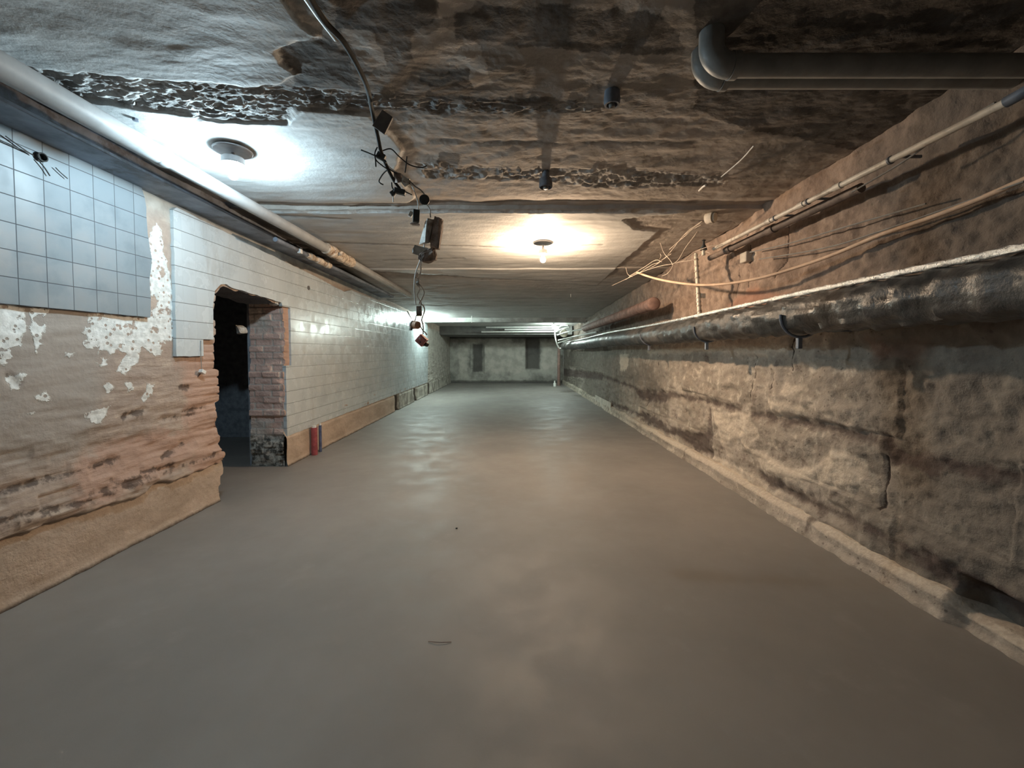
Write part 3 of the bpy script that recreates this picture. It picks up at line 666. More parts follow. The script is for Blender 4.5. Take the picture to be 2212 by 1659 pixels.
# ------------------------------------------------------------------ bare bulb lamps
def lamp(P, scale, col, st, label, group, stem=0.05, plate=True, ring=1.0):
    root = empty('ceiling_lamp', P, label, 'lamp', group)
    s = scale; q = scale * ring
    if plate:
        MB().lathe([(0, .012), (.110 * s, .010), (.118 * s, .004), (.118 * s, -.002), (.112 * s, -.008), (.03 * s, -.012), (0, -.012)], P, n=40).build('canopy_plate', MAT_LAMP, root)
    z = -.010
    MB().lathe([(0, z), (.010 * s, z), (.011 * s, z - stem * .35), (.017 * s, z - stem * .45), (.018 * s, z - stem), (0, z - stem)], P, n=20).build('stem', MAT_LAMP, root)
    z -= stem
    c = MB().lathe([(.012 * s, z), (.050 * q, z), (.054 * q, z - .005), (.055 * q, z - .038), (.058 * q, z - .042), (.058 * q, z - .048), (.052 * q, z - .048), (.051 * q, z - .008), (.012 * s, z - .004)], P, n=36)
    for h in (.018, .028, .038): c.lathe([(.0515 * q, z - h), (.0485 * q, z - h - .002), (.0515 * q, z - h - .004)], P, n=36)
    c.build('shade_ring', MAT_LAMP, root)
    MB().lathe([(0, z - .003), (.021 * s, z - .005), (.022 * s, z - .050), (.018 * s, z - .056), (0, z - .056)], P, n=20).build('socket', MAT_LAMP, root)
    z -= .052
    g = MB().lathe([(.0125 * s, z - .014), (.0165 * s, z - .022), (.025 * s, z - .038), (.0305 * s, z - .058), (.030 * s, z - .070), (.023 * s, z - .086), (.010 * s, z - .094), (0, z - .096)], P, n=24).build('light_bulb', bulb_mat('bulb_glass', col, st), root)
    b = MB().lathe([(0, z), (.0125 * s, z), (.0128 * s, z - .016), (0, z - .016)], P, n=18).build('bulb_base', MAT_PORC); b.parent = g
    return root
Pn = on_ceil(503, 323); Pn.z -= 0.010
lamp(Pn, 1.0, *COOL_NEAR, 'bare white bulb lamp on round grey ceiling plate nearest the camera, beside the big pipe', None, stem=0.035, ring=1.28)
Pw = on_ceil(1173, 521); Pw.z -= 0.020
lamp(Pw, 1.0, *WARM, 'warm orange glowing bare bulb lamp on round plate at mid ceiling', None, stem=0.075)
Pl = at_y(922, 675, 12.45)
LL = lamp(Pl, 1.15, *COOL_FAR_LEFT, 'distant cool bulb lamp by the tiled left wall under the far beam', None, stem=0.05)
Pr = at_y(1196, 697, 14.9)
LR = lamp(Pr, 1.15, *COOL_FAR_RIGHT, 'distant cool bulb lamp beside the right wall among the white conduits', None, stem=0.05)
for P, rt in ((Pl, LL), (Pr, LR)):
    MB().tube([P, Vector((P.x, P.y, czl(P.y) + .02))], .014, 10).build('hanging_rod', MAT_LAMP, rt)

# empty lamp holder nearer the camera
P = on_ceil(1179, 378); root = empty('lamp_holder', P, 'empty dark lamp holder on the ceiling, in front of the warm bulb', 'lamp holder')
MB().lathe([(0, .03), (.030, .03), (.030, -.02), (.050, -.03), (.052, -.095), (.046, -.098), (.044, -.05), (0, -.05)], P, n=24).build('holder_cup', MAT_STEEL, root)
MB().lathe([(0, -.045), (.020, -.05), (.020, -.105), (.014, -.108), (0, -.108)], P, n=16).build('socket', MAT_GWIRE, root)
P = on_ceil(1322, 205); root = empty('lamp_holder', P, 'small dark broken lamp holder with a bent rim, on dark ceiling right of centre', 'lamp holder')
MB().lathe([(0, .03), (.040, .02), (.045, -.03), (.040, -.055), (.030, -.055), (.028, -.02), (0, -.02)], P, n=20).build('holder_cup', MAT_STEEL, root)
MB().lathe([(0, -.015), (.014, -.02), (.016, -.07), (0, -.074)], P + Vector((-.015, 0, 0)), (-.25, 0, 1), n=14).build('socket', MAT_GWIRE, root)

# ------------------------------------------------------------------ left: steel beam over the tiles, two pipes
root = empty('steel_beam', (XL + .14, 0, B(0)), 'dark blue steel beam running along the top of the tiled left wall', 'beam')
def beam_part(name, x0, x1, dz0, dz1, y0, y1, wob=0):
    mb = MB(); n = 40; vs = []
    for i in range(n + 1):
        y = y0 + (y1 - y0) * i / n; b = B(y); w = wob * (math.sin(i * 1.7) + math.sin(i * .77))
        top = min(b + dz1, czl(y) + .03)
        vs += [(x0, y, b + dz0), (x1 + w, y, b + dz0), (x1 + w, y, top), (x0, y, top)]
    fs = [(i * 4 + j, i * 4 + (j + 1) % 4, i * 4 + 4 + (j + 1) % 4, i * 4 + 4 + j) for i in range(n) for j in range(4)] + [(0, 1, 2, 3), (n * 4 + 3, n * 4 + 2, n * 4 + 1, n * 4)]
    mb.add(vs, fs); return mb.build(name, MAT_STEEL, root, smooth=False, bevel=.004)
beam_part('bottom_flange', XL - .02, XL + .275, 0, .022, YN, 8.9)
beam_part('web', XL - .02, XL + .135, .018, .26, YN, 8.9)
beam_part('top_flange', XL - .02, XL + .275, .165, .19, YN, 8.9)

PIPE_Y = lambda t: Vector((-2.33 + 0.026 * t, t, H + 1.305 - 0.0165 * t))
root = empty('drain_pipe', PIPE_Y(2.5), 'big pale grey pipe along the ceiling above the left wall', 'pipe')
YJ = 2.75
MB().tube([PIPE_Y(YN + (YJ + .02 - YN) * i / 24) for i in range(25)], .062, n=28).build('pipe_section', MAT_PVC, root)
MB().tube([PIPE_Y(YJ + (8.6 - YJ) * i / 24) for i in range(25)], .052, n=28).build('pipe_section', MAT_PVC, root)
MB().tube([PIPE_Y(YJ - .06), PIPE_Y(YJ - .05), PIPE_Y(YJ + .0), PIPE_Y(YJ + .01)], [.0622, .066, .066, .055], n=28).build('socket_joint', MAT_PVC, root)
# corroded sections
root = bpy.data.objects['drain_pipe']
for nm in ('corroded_joint',):
    A, Bq = PIPE_Y(4.95), PIPE_Y(5.75); pr = [(0.05, 0)]; rr = random.Random(5)
    for k_ in range(12):
        q = (.066, .058, .070, .060, .055, .068, .072, .064, .058, .07, .066, .054)[k_]; pr += [(q, k_ / 12 * .8 + .01), (q * rr.uniform(.94, 1.05), (k_ + 1) / 12 * .8)]
    MB().lathe(pr + [(.05, .81)], A, Bq - A, n=22).build(nm, MAT_CRUST, root)
    MB().lathe([(0, 0), (.016, 0), (.017, .05), (.024, .052), (.024, .07), (0, .07)], A + (Bq - A) * .3 + Vector((.05, 0, -.02)), (.8, -.5, .1), n=14).build('plug', MAT_CRUST, root)
QD = lambda t: Vector((-2.445 + .006 * t, t, H + 1.19 - .0095 * t))
root = empty('heating_pipe', QD(4.3), 'thin dark pipe under the steel beam edge with a crusted pale fitting', 'pipe')
MB().tube([QD(4.3 + (8.4 - 4.3) * i / 20) for i in range(21)], .024, n=16).build('pipe_section', MAT_STEEL, root)
A, Bq = QD(4.95), QD(5.55); pr = [(0.02, 0)]; rr = random.Random(3)
for k_ in range(10):
    q = (.030, .040, .036, .028, .041, .044, .042, .035, .046, .040)[k_]; pr += [(q, k_ / 10 * .6 + .008), (q * rr.uniform(.94, 1.05), (k_ + 1) / 10 * .6)]
fo_ = MB().lathe(pr + [(.02, .61)], A, Bq - A, n=18).build('threaded_fitting', MAT_CRUST, root); fo_['label'] = 'crusted pale fitting'
MB().box(QD(4.75) + Vector((.02, 0, -.01)), (.04, .05, .05)).build('white_clip', MAT_WPL, root, smooth=False, bevel=.006)
P = on_ceil(293, 257); o = MB().lathe([(0, .02), (.016, .02), (.016, -.012), (0, -.014)], P, n=6).build('hex_nut', MAT_STEEL, smooth=False); tag(o, 'single dark hex nut on pale ceiling above the big pipe', 'nut')

# ------------------------------------------------------------------ left wall bits
P = on_x(75, 340, XL); P.x = XL + .03
root = empty('pipe_stub', P, 'short black pipe stub poking out of the near tiles, top left', 'pipe stub')
MB().lathe([(.0, -.03), (.026, -.03), (.026, .022), (.019, .024), (.018, .0), (0, .0)], P, (1, -.1, 0), n=20).build('collar', MAT_CABLE, root)
for a, b_, c_ in (((12, 294), (45, 318), (72, 336)), ((-6, 300), (30, 316), (70, 334)), ((82, 345), (96, 362), (108, 380)), ((120, 362), (130, 372), (146, 386))):
    pts = [on_x(*q, XL + .045) for q in (a, b_, c_)]
    if a[0] == 120:
        o = MB().tube(spline(pts), .003, 6).build('wire_scrap', MAT_CABLE); tag(o, 'thin dark wire scrap lying across a tile joint right of the black stub', 'wire')
    else:
        MB().tube(spline(pts), .0035, 6).build('wire', MAT_CABLE, root)
P = on_x(437, 803, XL + .03)
root = empty('outlet_box', P, 'tiny white outlet box tilted on bare brick left of the doorway', 'outlet box')
MB().box(P, (.035, .05, .032), Matrix.Rotation(-.45, 3, 'X')).build('box_body', MAT_WPL, root, smooth=False, bevel=.004)
MB().tube(spline([on_x(434, 736, XL + .03), on_x(434, 770, XL + .035), on_x(436, 798, XL + .035)]), .003, 6).build('wire', MAT_GWIRE, root)
MB().tube([on_x(425, 816, XL - .01), on_x(434, 806, XL + .02)], .005, 6).build('nail', MAT_RUST, root)
P = on_x(667, 622, XL + .03); o = MB().lathe([(0, -.02), (.028, -.02), (.03, .004), (.02, .008), (0, .006)], P, (1, 0, 0), n=16).build('wall_plug', MAT_BROWN); tag(o, 'small dark round plug in the tiles above the brick pier', 'plug')
zt = .395
def stub(name, u, r, mat, label, capm=None):
    P = on_x(u, 950, XL + .085); P.z = 0
    root = empty(name, P, label, 'pipe', 'stub pipes rising from the floor at the left wall')
    MB().lathe([(0, 0), (r, 0), (r * 1.03, .1), (r, .11), (r * .98, .25), (r * 1.02, zt - .03), (r, zt - .02), (0, zt - .02)], P, n=18).build('pipe_body', mat, root)
    MB().lathe([(0, zt - .022), (r * .7, zt - .022), (r * .7, zt + .006), (0, zt + .01)], P, n=14).build('end_plug', MAT_WPL, root)
stub('stub_pipe', 679, .040, MAT_REDP, 'dark red stub pipe standing at the foot of the tiled left wall')
stub('stub_pipe', 692, .020, MAT_BLUEP, 'thin blue stub pipe standing right beside the dark red one')

# white debris piece sticking out of the jamb
def rock(name, P, size, seed, mat, parent=None, rot=(0, 0, 0), n=22, smooth=False):
    rr = random.Random(seed); bm = bmesh.new()
    for i in range(n):
        v = Vector((rr.uniform(-1, 1), rr.uniform(-1, 1), rr.uniform(-1, 1))); v = v / max(abs(v.x), abs(v.y), abs(v.z)) * rr.uniform(.75, 1)
        bm.verts.new((v.x * size[0], v.y * size[1], v.z * size[2]))
    r = bmesh.ops.convex_hull(bm, input=bm.verts)
    bmesh.ops.delete(bm, geom=[g for g in r['geom_interior'] if isinstance(g, bmesh.types.BMVert)], context='VERTS')
    bmesh.ops.subdivide_edges(bm, edges=bm.edges, cuts=2, use_grid_fill=True)
    for v in bm.verts:
        q = rr.uniform(-.07, .05); v.co *= 1 + q
    R = Matrix.Rotation(rot[2], 4, 'Z') @ Matrix.Rotation(rot[1], 4, 'Y') @ Matrix.Rotation(rot[0], 4, 'X')
    bm.transform(Matrix.Translation(P) @ R)
    me = bpy.data.meshes.new(name); bm.to_mesh(me); bm.free()
    o = link(name, me, mat)
    if parent is not None: under(o, parent)
    return o
o = rock('plaster_lump', at_y(522, 712, 5.02), (.05, .06, .06), 12, MAT_CONC); tag(o, 'pale plaster lump stuck on the brick jamb inside the doorway', 'plaster lump')
o = rock('stone_lump', at_y(592, 652, 4.98), (.06, .06, .05), 14, MAT_CONC); tag(o, 'grey stone lump at the top of the brick jamb', 'stone')

# ------------------------------------------------------------------ dangling cable with boxes and broken lumps
YC = 2.75
D = lambda u, v, y=YC: at_y(u, v, y)
root = empty('hanging_cable', on_ceil(745, 95), 'long black cable drooping from the ceiling left of centre with frayed wires', 'cable')
main = [on_ceil(655, -30, .03), on_ceil(700, 45, .03), on_ceil(745, 95, .03), on_ceil(790, 180, .035), D(803, 235, 2.42), D(815, 290, 2.52), D(824, 330, 2.6), D(838, 365, 2.68), D(852, 392, YC), D(864, 408, YC + .03)]
ms = spline(main, 6)
MB().tube(ms, [.014 - .005 * i / len(ms) for i in range(len(ms))], 10).build('cable_sheath', MAT_CABLE, root)
strand = [D(826, 345, 2.64), D(842, 362, 2.7), D(862, 376), D(876, 385), D(890, 402), D(898, 420), D(903, 438), D(903, 452)]
MB().tube(spline(strand, 6), .0042, 7).build('wire', MAT_WIRE, root)
MB().tube(spline([D(880, 386), D(896, 402), D(908, 410), D(917, 420)], 6), .0045, 7).build('wire', MAT_GWIRE, root)
for q in ([D(824, 330, 2.6), D(812, 336, 2.6), D(795, 330, 2.6), D(780, 324, 2.6)], [D(809, 334, 2.62), D(811, 345, 2.62), D(812, 360, 2.62)], [D(818, 330, 2.62), D(828, 325, 2.62), D(845, 322, 2.62), D(862, 338, 2.66), D(885, 356, 2.7), D(910, 362, 2.74), D(922, 358, 2.76)],
          [D(815, 318, 2.6), D(810, 330, 2.6), D(812, 345, 2.62), D(826, 358, 2.64), D(838, 366, 2.68)], [D(838, 366, 2.68), D(828, 375, 2.7), D(819, 390, 2.7), D(822, 396, 2.7), D(828, 399, 2.7)], [D(838, 363, 2.68), D(852, 372, 2.7), D(866, 376, YC)], [D(875, 373), D(877, 358), D(878, 346), D(879, 338)], [D(846, 394), D(847, 404), D(851, 411)]):
    MB().tube(spline(q, 6), .0042, 6).build('wire', MAT_CABLE, root)
for q in ([D(854, 418), D(850, 426), D(850, 437)], [D(868, 378), D(876, 384), D(885, 388)]):
    MB().tube(spline(q, 6), .005, 7).build('wire', MAT_WIRE, root)
for q in ([D(921, 440), D(928, 452), D(930, 470)], [D(917, 520), D(916, 535), D(916, 545)]):
    MB().tube(spline(q, 6), .0042, 7).build('wire', MAT_WIRE, root)
for q in ([D(908, 562), D(901, 580), D(896, 600), D(895, 625), D(898, 660)], [D(909, 562), D(909, 585), D(905, 600), D(903, 610), D(906, 625), D(902, 640), D(910, 655), D(906, 668)], [D(905, 612), D(916, 630), D(912, 645), D(906, 655), D(914, 660), D(917, 672), D(911, 690), D(914, 700)], [D(902, 588), D(899, 600), D(907, 606)],
          [D(900, 680), D(897, 690), D(896, 700)], [D(910, 690), D(914, 705), D(914, 722)], [D(905, 698), D(912, 712), D(920, 720), D(922, 724)], [D(890, 690), D(884, 680), D(880, 672)]):
    MB().tube(spline(q, 6), .0042, 7).build('wire', MAT_WIRE, root)

RX = lambda a, b, c: Matrix.Rotation(c, 3, 'Z') @ Matrix.Rotation(b, 3, 'Y') @ Matrix.Rotation(a, 3, 'X')
def hang(name, shapes, label, cat, P):
    root = empty(name, P, label, cat, 'pieces hanging on the dangling cable')
    for nm, mb, mat, sm, bv in shapes: mb.build(nm, mat, root, smooth=sm, bevel=bv)
    return root
P = D(828, 264, 2.42); R = RX(.2, .62, .0)
o = MB().box(P, (.085, .022, .105), R, taper=.85).build('cover_plate', MAT_BROWN, smooth=False, bevel=.004); tag(o, 'brown diamond shaped cover plate dangling beside the upper cable', 'cover plate', 'pieces hanging on the dangling cable')
P = D(823, 338, 2.62)
hang('cable_clamp', [('clamp_body', MB().box(P, (.055, .03, .04), RX(0, .5, 0)), MAT_BOX, False, .006), ('clamp_screw', MB().lathe([(0, 0), (.006, 0), (.006, .05), (0, .05)], P, (.6, 0, -.7), n=8), MAT_BOX, True, 0)], 'dark cable clamp where the black cable first frays', 'clamp', P)
P = D(860, 388, YC); o = rock('mortar_lump', P, (.035, .04, .034), 3, MAT_DEBRIS); tag(o, 'dark brown mortar lump at the black cable end', 'mortar lump', 'pieces hanging on the dangling cable')
P = D(877, 391, YC); o = rock('mortar_lump', P, (.032, .035, .030), 8, MAT_CONC); tag(o, 'pale grey mortar lump just right of the dark brown one', 'mortar lump', 'pieces hanging on the dangling cable')
P = D(864, 414, YC)
hang('switch_box', [('box_body', MB().box(P, (.075, .04, .034), RX(0, .25, 0)), MAT_BOX, False, .006), ('side_lug', MB().box(P + Vector((-.045, 0, -.01)), (.035, .03, .03), RX(0, -.6, 0)), MAT_BOX, False, .005), ('spindle', MB().lathe([(0, 0), (.004, 0), (.003, .05), (0, .05)], P + Vector((.034, 0, 0)), (.85, 0, -.4), n=8), MAT_BOX, True, 0)], 'black lobed switch box under the mortar lumps, a white wire below it', 'switch box', P)
P = D(917, 432, YC); o = MB().lathe([(0, -.012), (.028, -.012), (.032, -.006), (.033, .010), (.026, .014), (0, .013)], P, (.1, -1, -.1), n=32).build('round_cover', MAT_BOX); tag(o, 'black oval disc cover hanging upright on the wire', 'round cover', 'pieces hanging on the dangling cable')
P = D(899, 467, YC)
hang('junction_box', [('box_body', MB().box(P, (.042, .04, .078), RX(0, .04, .3)), MAT_BOX, False, .003), ('side_flap', MB().box(P + Vector((-.036, 0, .012)), (.022, .03, .034), RX(0, .4, .2)), MAT_WIRE, False, .002)], 'small black junction box below and left of the black disc', 'junction box', P)
P = D(897, 484, YC); o = rock('rust_flake', P, (.035, .02, .008), 5, MAT_DEBRIS, rot=(0, .1, 0)); tag(o, 'thin brown flake hanging under the small black junction box', 'flake', 'pieces hanging on the dangling cable')
P = D(933, 500, YC)
root2 = empty('concrete_chunk', P, 'tall concrete chunk, pale on its left face and dark brown on the right', 'concrete chunk', 'pieces hanging on the dangling cable')
rock('pale_face', P + Vector((-.025, -.01, -.005)), (.038, .045, .085), 21, MAT_CONC, root2, (0, .25, .2), n=14)
rock('broken_face', P + Vector((.030, .012, -.005)), (.034, .05, .105), 22, MAT_DEBRIS, root2, (0, .12, 0), n=34)
P = D(920, 550, YC)
root2 = empty('concrete_chunk', P, 'wide grey concrete chunk with a rough dark front, hanging below the tall one', 'concrete chunk', 'pieces hanging on the dangling cable')
rock('pale_face', P + Vector((-.015, .012, .018)), (.074, .045, .040), 31, MAT_CONC, root2, (0, .12, 0), n=16)
rock('broken_face', P + Vector((.016, -.015, -.012)), (.064, .04, .048), 32, MAT_DEBRIS, root2, (0, -.1, 0), n=34)
P = D(903, 612, YC); o = rock('mortar_lump', P, (.014, .014, .02), 9, MAT_CONC); tag(o, 'tiny mortar lump caught in the wire loops below the chunks', 'mortar lump', 'pieces hanging on the dangling cable')
P = D(905, 672, YC)
hang('terminal_block', [('block_body', MB().box(P, (.036, .03, .066), RX(0, -.05, .3)), MAT_CONC, False, .004), ('terminal', MB().box(P + Vector((.012, -.018, .012)), (.016, .008, .012)).box(P + Vector((.012, -.018, -.010)), (.016, .008, .012)), MAT_GWIRE, False, .002)], 'grey terminal block on the wires above the brown round fitting', 'terminal block', P)
P = D(897, 702, YC)
hang('round_fitting', [('barrel', MB().lathe([(0, -.02), (.024, -.02), (.026, -.012), (.026, .018), (.022, .022), (0, .022)], P + Vector((.006, 0, 0)), (.75, -.6, -.1), n=24), MAT_CLAY, True, 0), ('white_collar', MB().lathe([(.02, -.03), (.028, -.028), (.028, -.018), (.02, -.018)], P, (.75, -.6, -.1), n=24), MAT_WPL, True, 0), ('back_plate', MB().box(P + Vector((-.030, .02, -.004)), (.012, .04, .062), RX(0, .15, .5)), MAT_BOX, False, .003)],
     'brown round fitting with a dark plate behind, just above the red box', 'fitting', P)
P = D(911, 735, YC); R = RX(.1, .72, -.1)
hang('electrical_box', [('box_body', MB().box(P, (.060, .040, .060), R), MAT_RED, False, .003), ('front_face', MB().box(P + R @ Vector((0, -.021, 0)), (.050, .004, .050), R), MAT_RED, False, .002),
    ('screw', MB().lathe([(0, 0), (.007, 0), (.006, .004), (0, .005)], P + R @ Vector((-.009, -.023, .006)), (0, -1, 0), n=12), MAT_WPL, True, 0), ('hole', MB().lathe([(0, 0), (.005, 0), (.004, .002), (0, .002)], P + R @ Vector((.006, -.023, -.009)), (0, -1, 0), n=12), MAT_BOX, True, 0), ('rear_knob', MB().lathe([(0, 0), (.016, 0), (.015, .03), (0, .03)], P + Vector((.018, 0, -.022)), (.4, .9, -.2), n=16), MAT_BOX, True, 0)],
    'square red electrical box turned on its corner at the cable end', 'electrical box', P)

# ------------------------------------------------------------------ ceiling strip, wire scraps
o = MB().tube([on_ceil(640, -40, .012), on_ceil(688, 30, .012), on_ceil(728, 82, .012)], .018, 10).build('conduit_strip', MAT_CONDUIT); tag(o, 'pale conduit strip on the near ceiling alongside the black cable', 'conduit')
o = MB().tube(spline([on_ceil(1558, 382, .03), on_ceil(1600, 346, .035), on_ceil(1628, 315, .05)]), .004, 6).build('wire_scrap', MAT_WIRE); tag(o, 'short stiff pale wire slanting off the ceiling above the right conduit', 'wire')
o = MB().tube(spline([on_ceil(1510, 412, .02), on_ceil(1518, 404, .04), on_ceil(1524, 400, .05)]), .007, 6).build('wire_scrap', MAT_WIRE); tag(o, 'tiny white wire end at the crumbled seam right of the empty holder', 'wire')
for (u, v0, v1, yy, lab) in ((1233, 616, 642, 8.6, 'thin pale rod hanging from the far ceiling right of the warm bulb'), (1019, 674, 697, 12.6, 'thin rod hanging from the far ceiling right of the dangling wires')):
    a, b_ = at_y(u, v0, yy), at_y(u, v1, yy); a.z = czl(yy) + .01
    o = MB().tube([a, b_], .006, 6).build('hanging_rod', MAT_WIRE); tag(o, lab, 'rod')

# ------------------------------------------------------------------ upper right: two waste pipes with elbows
def waste(u, v, yy, label):
    P = at_y(u, v, yy); r = .047
    root = empty('waste_pipe', P, label, 'pipe', 'waste pipes crossing the dark ceiling corner')
    MB().tube([P + Vector((.09 + (2.5 - P.x - .09) * i / 10, .0, 0)) for i in range(11)], r, n=24).build('pipe_section', MAT_PIPE2, root)
    arc = [P + Vector((.085 - .085 * math.sin(a), 0, .085 - .085 * math.cos(a))) for a in [i / 9 * math.pi / 2 for i in range(10)]]
    MB().tube(arc + [P + Vector((0, 0, .20))], r * 1.12, n=24).build('elbow', MAT_PIPE2, root)
    MB().tube([P + Vector((.085, 0, 0)), P + Vector((.115, 0, 0))], r * 1.2, n=24).build('socket_joint', MAT_PIPE2, root)
waste(1518, 168, 2.02, 'dim waste pipe with elbow on the dark ceiling, the lower and nearer-edge one')
waste(1536, 142, 1.90, 'dim waste pipe with elbow on the dark ceiling, the upper one')

# ------------------------------------------------------------------ right wall pipes and wires
XU = 2.10
UP = lambda y: Vector((XU, y, H + .507 * XU + .004 * (y - 3)))
root = empty('conduit', UP(3), 'long cream conduit running high along the right wall into the dark corner', 'conduit')
Y0, Y1 = XU * F / (2150 - CX), XU * F / (1538 - CX)
MB().tube([UP(Y0 + (Y1 - Y0) * i / 20) for i in range(21)], .0175, n=16).build('conduit_tube', MAT_CONDUIT, root)
for y in (XU * F / (1723 - CX), XU * F / (1800 - CX), XU * F / (1655 - CX)):
    MB().tube([UP(y - .03), UP(y + .03)], .022, n=16).build('coupling', MAT_CONDUIT, root)
for y in (XU * F / (1727 - CX) - .05, XU * F / (1668 - CX), 2.35):
    mb = MB(); mb.tube([UP(y - .006), UP(y + .006)], .0225, n=16).box(UP(y) + Vector((.09, 0, .02)), (.16, .012, .014)); mb.build('clip', MAT_STEEL, root, smooth=False)
e = UP(Y0); MB().tube(spline([e, e + Vector((.01, -.06, .01)), e + Vector((.05, -.13, .05)), e + Vector((.16, -.25, .10))]), .023, n=14).build('bend', MAT_STEEL, root)
XQ = 2.215
QP = lambda y: Vector((XQ, y, H + .47 * XQ + .004 * (y - 3)))
Yq0, Yq1 = XQ * F / (1850 - CX), XQ * F / (1530 - CX)
root = empty('iron_pipe', QP(3.5), 'rusty brown pipe just under the long cream conduit', 'pipe')
MB().tube([QP(Yq0 + (Yq1 - Yq0) * i / 16) for i in range(17)], .030, n=16).build('pipe_section', MAT_IRON, root)
for y in (3.6, 4.3): MB().tube([QP(y - .05), QP(y + .05)], .038, n=16).build('coupling', MAT_IRON, root)

# vertical porcelain-tube drop
P0, P1 = on_x(1503, 548, 2.06), on_x(1512, 690, 2.03)
root = empty('drop_pipe', P1, 'upright white segmented pipe rising from the wrapped pipe to the cream conduit', 'pipe')
MB().tube([P1, P1 * .55 + P0 * .45, P0 * .97 + P1 * .03, P0], [.022, .021, .020, .016], n=16).build('pipe_body', MAT_PORC, root)
for t in (.12, .2, .26, .32, .38, .62, .72, .8, .9):
    c = P1 + (P0 - P1) * t; ax = (P0 - P1).normalized() * .008
    MB().tube([c - ax, c + ax], .026, n=16).build('ring', MAT_CONDUIT, root)
MB().box(P1 + (P0 - P1) * .35 + Vector((.045, -.01, 0)), (.05, .03, .05)).build('side_tee', MAT_PORC, root, smooth=False, bevel=.006)
P = on_x(1520, 540, 2.0)
root = empty('insulator', P, 'small dark insulator with a pale foot at the top of the upright pipe', 'insulator')
MB().lathe([(0, .0), (.035, .0), (.028, .03), (.012, .06), (.010, .09), (.022, .10), (0, .11)], P, n=16).build('insulator_head', MAT_BOX, root)
MB().lathe([(0, -.06), (.018, -.055), (.018, 0), (0, 0)], P, n=14).build('foot', MAT_PORC, root)
P = on_ceil(1537, 470, .03)
root = empty('ceramic_knob', P, 'round pale ceramic knob on the ceiling above the wire tangle', 'knob')
MB().lathe([(0, -.05), (.05, -.05), (.054, -.045), (.054, .02), (0, .03)], P, (.55, -.75, -.1), n=24).build('knob_body', MAT_STONE, root)
MB().lathe([(0, .03), (.045, .032), (.040, .040), (0, .041)], P, (.55, -.75, -.1), n=24).build('knob_face', MAT_PORC, root)
# hanging cord
o = MB().tube(spline([on_x(1376, 588, 1.62), on_x(1400, 597, 1.70), on_x(1440, 607, 1.80), on_x(1500, 615, 1.92), on_x(1560, 614, 2.02), on_x(1640, 601, 2.12), on_x(1720, 578, 2.22), on_x(1800, 550, 2.25), on_x(1900, 508, 2.26), on_x(2010, 470, 2.28), on_x(2110, 432, 2.30), on_x(2230, 380, 2.31)], 8), .013, 12).build('power_cable', MAT_CORD)
tag(o, 'thick orange power cable sagging from the wire tangle along the right wall', 'cable')
# tangle of thin tan wires
TANGLE = [[(1352, 604, 1.55), (1370, 592, 1.6), (1392, 585, 1.66), (1420, 570, 1.75), (1445, 548, 1.8), (1480, 505, 1.85), (1516, 478, 1.9)],
    [(1322, 617, 1.5), (1350, 604, 1.55), (1385, 588, 1.62), (1425, 575, 1.72), (1452, 570, 1.78), (1478, 562, 1.84), (1500, 545, 1.92), (1530, 533, 2.0), (1560, 528, 2.08)],
    [(1360, 596, 1.58), (1390, 578, 1.64), (1416, 562, 1.7), (1430, 566, 1.72)], [(1426, 524, 1.74), (1434, 546, 1.74), (1446, 560, 1.76), (1454, 572, 1.78)], [(1446, 539, 1.76), (1470, 518, 1.8), (1500, 494, 1.84), (1514, 486, 1.86)],
    [(1452, 572, 1.78), (1466, 560, 1.8), (1480, 536, 1.82), (1498, 512, 1.84), (1506, 500, 1.85)], [(1454, 573, 1.78), (1448, 584, 1.78), (1440, 592, 1.78), (1430, 596, 1.78)], [(1470, 566, 1.86), (1500, 560, 1.95), (1520, 545, 2.0), (1534, 546, 2.02)],
    [(1480, 507, 1.8), (1494, 496, 1.82), (1512, 482, 1.86)], [(1380, 590, 1.62), (1408, 572, 1.68), (1422, 567, 1.72), (1450, 548, 1.78)], [(1425, 560, 1.72), (1428, 553, 1.72), (1426, 548, 1.72)], [(1352, 578, 1.56), (1356, 592, 1.57), (1366, 598, 1.6)]]
labs = ['tan wire climbing from the orange cable end up to the ceramic knob', 'longest tan wire, trailing left below the tangle and right to the conduit end', 'short tan wire doubling the tangle base', 'pale Y shaped wire end sticking up in the tangle middle', 'straight tan wire slanting across the upper tangle',
        'tan wire rising steeply from the tangle knot', 'tan wire curling down from the tangle knot', 'thin wire bent against the upright pipe top', 'short tan wire at the tangle top', 'tan wire lying along the tangle base, second from the cord', 'tiny wire stub on the left of the tangle', 'small wire tip poking up at the far left of the tangle']
for q, lb in zip(TANGLE, labs):
    o = MB().tube(spline([on_x(*p) for p in q], 6), .0032, 7).build('loose_wire', MAT_COPPER); tag(o, lb, 'wire', 'loose wires at the right wall')
# wires strung along the upper right wall
for i, (q, lb) in enumerate((([(1620, 545, 2.27), (1700, 527, 2.28), (1820, 492, 2.28), (2000, 440, 2.3)], 'thin dark wire high on the right wall under the rusty pipe'), ([(1640, 560, 2.26), (1780, 536, 2.27), (1900, 500, 2.28), (2212, 392, 2.3)], 'thin grey wire parallel to and above the orange cable'), ([(1840, 415, 2.1), (1950, 350, 2.12), (2040, 285, 2.12), (2150, 222, 2.1)], 'thin wire sagging just below the cream conduit in the dark'))):
    o = MB().tube(spline([on_x(*p) for p in q], 8), .005, 7).build('strung_wire', MAT_GWIRE); tag(o, lb, 'wire', 'wires strung on the right wall')
# square plates/holes on the wall
o = MB().box(on_x(1612, 556, XR + .01), (.07, .12, .10)).build('wall_plate', MAT_STONE, smooth=False, bevel=.012); tag(o, 'pale square plate on the right wall below the rusty pipe', 'plate')

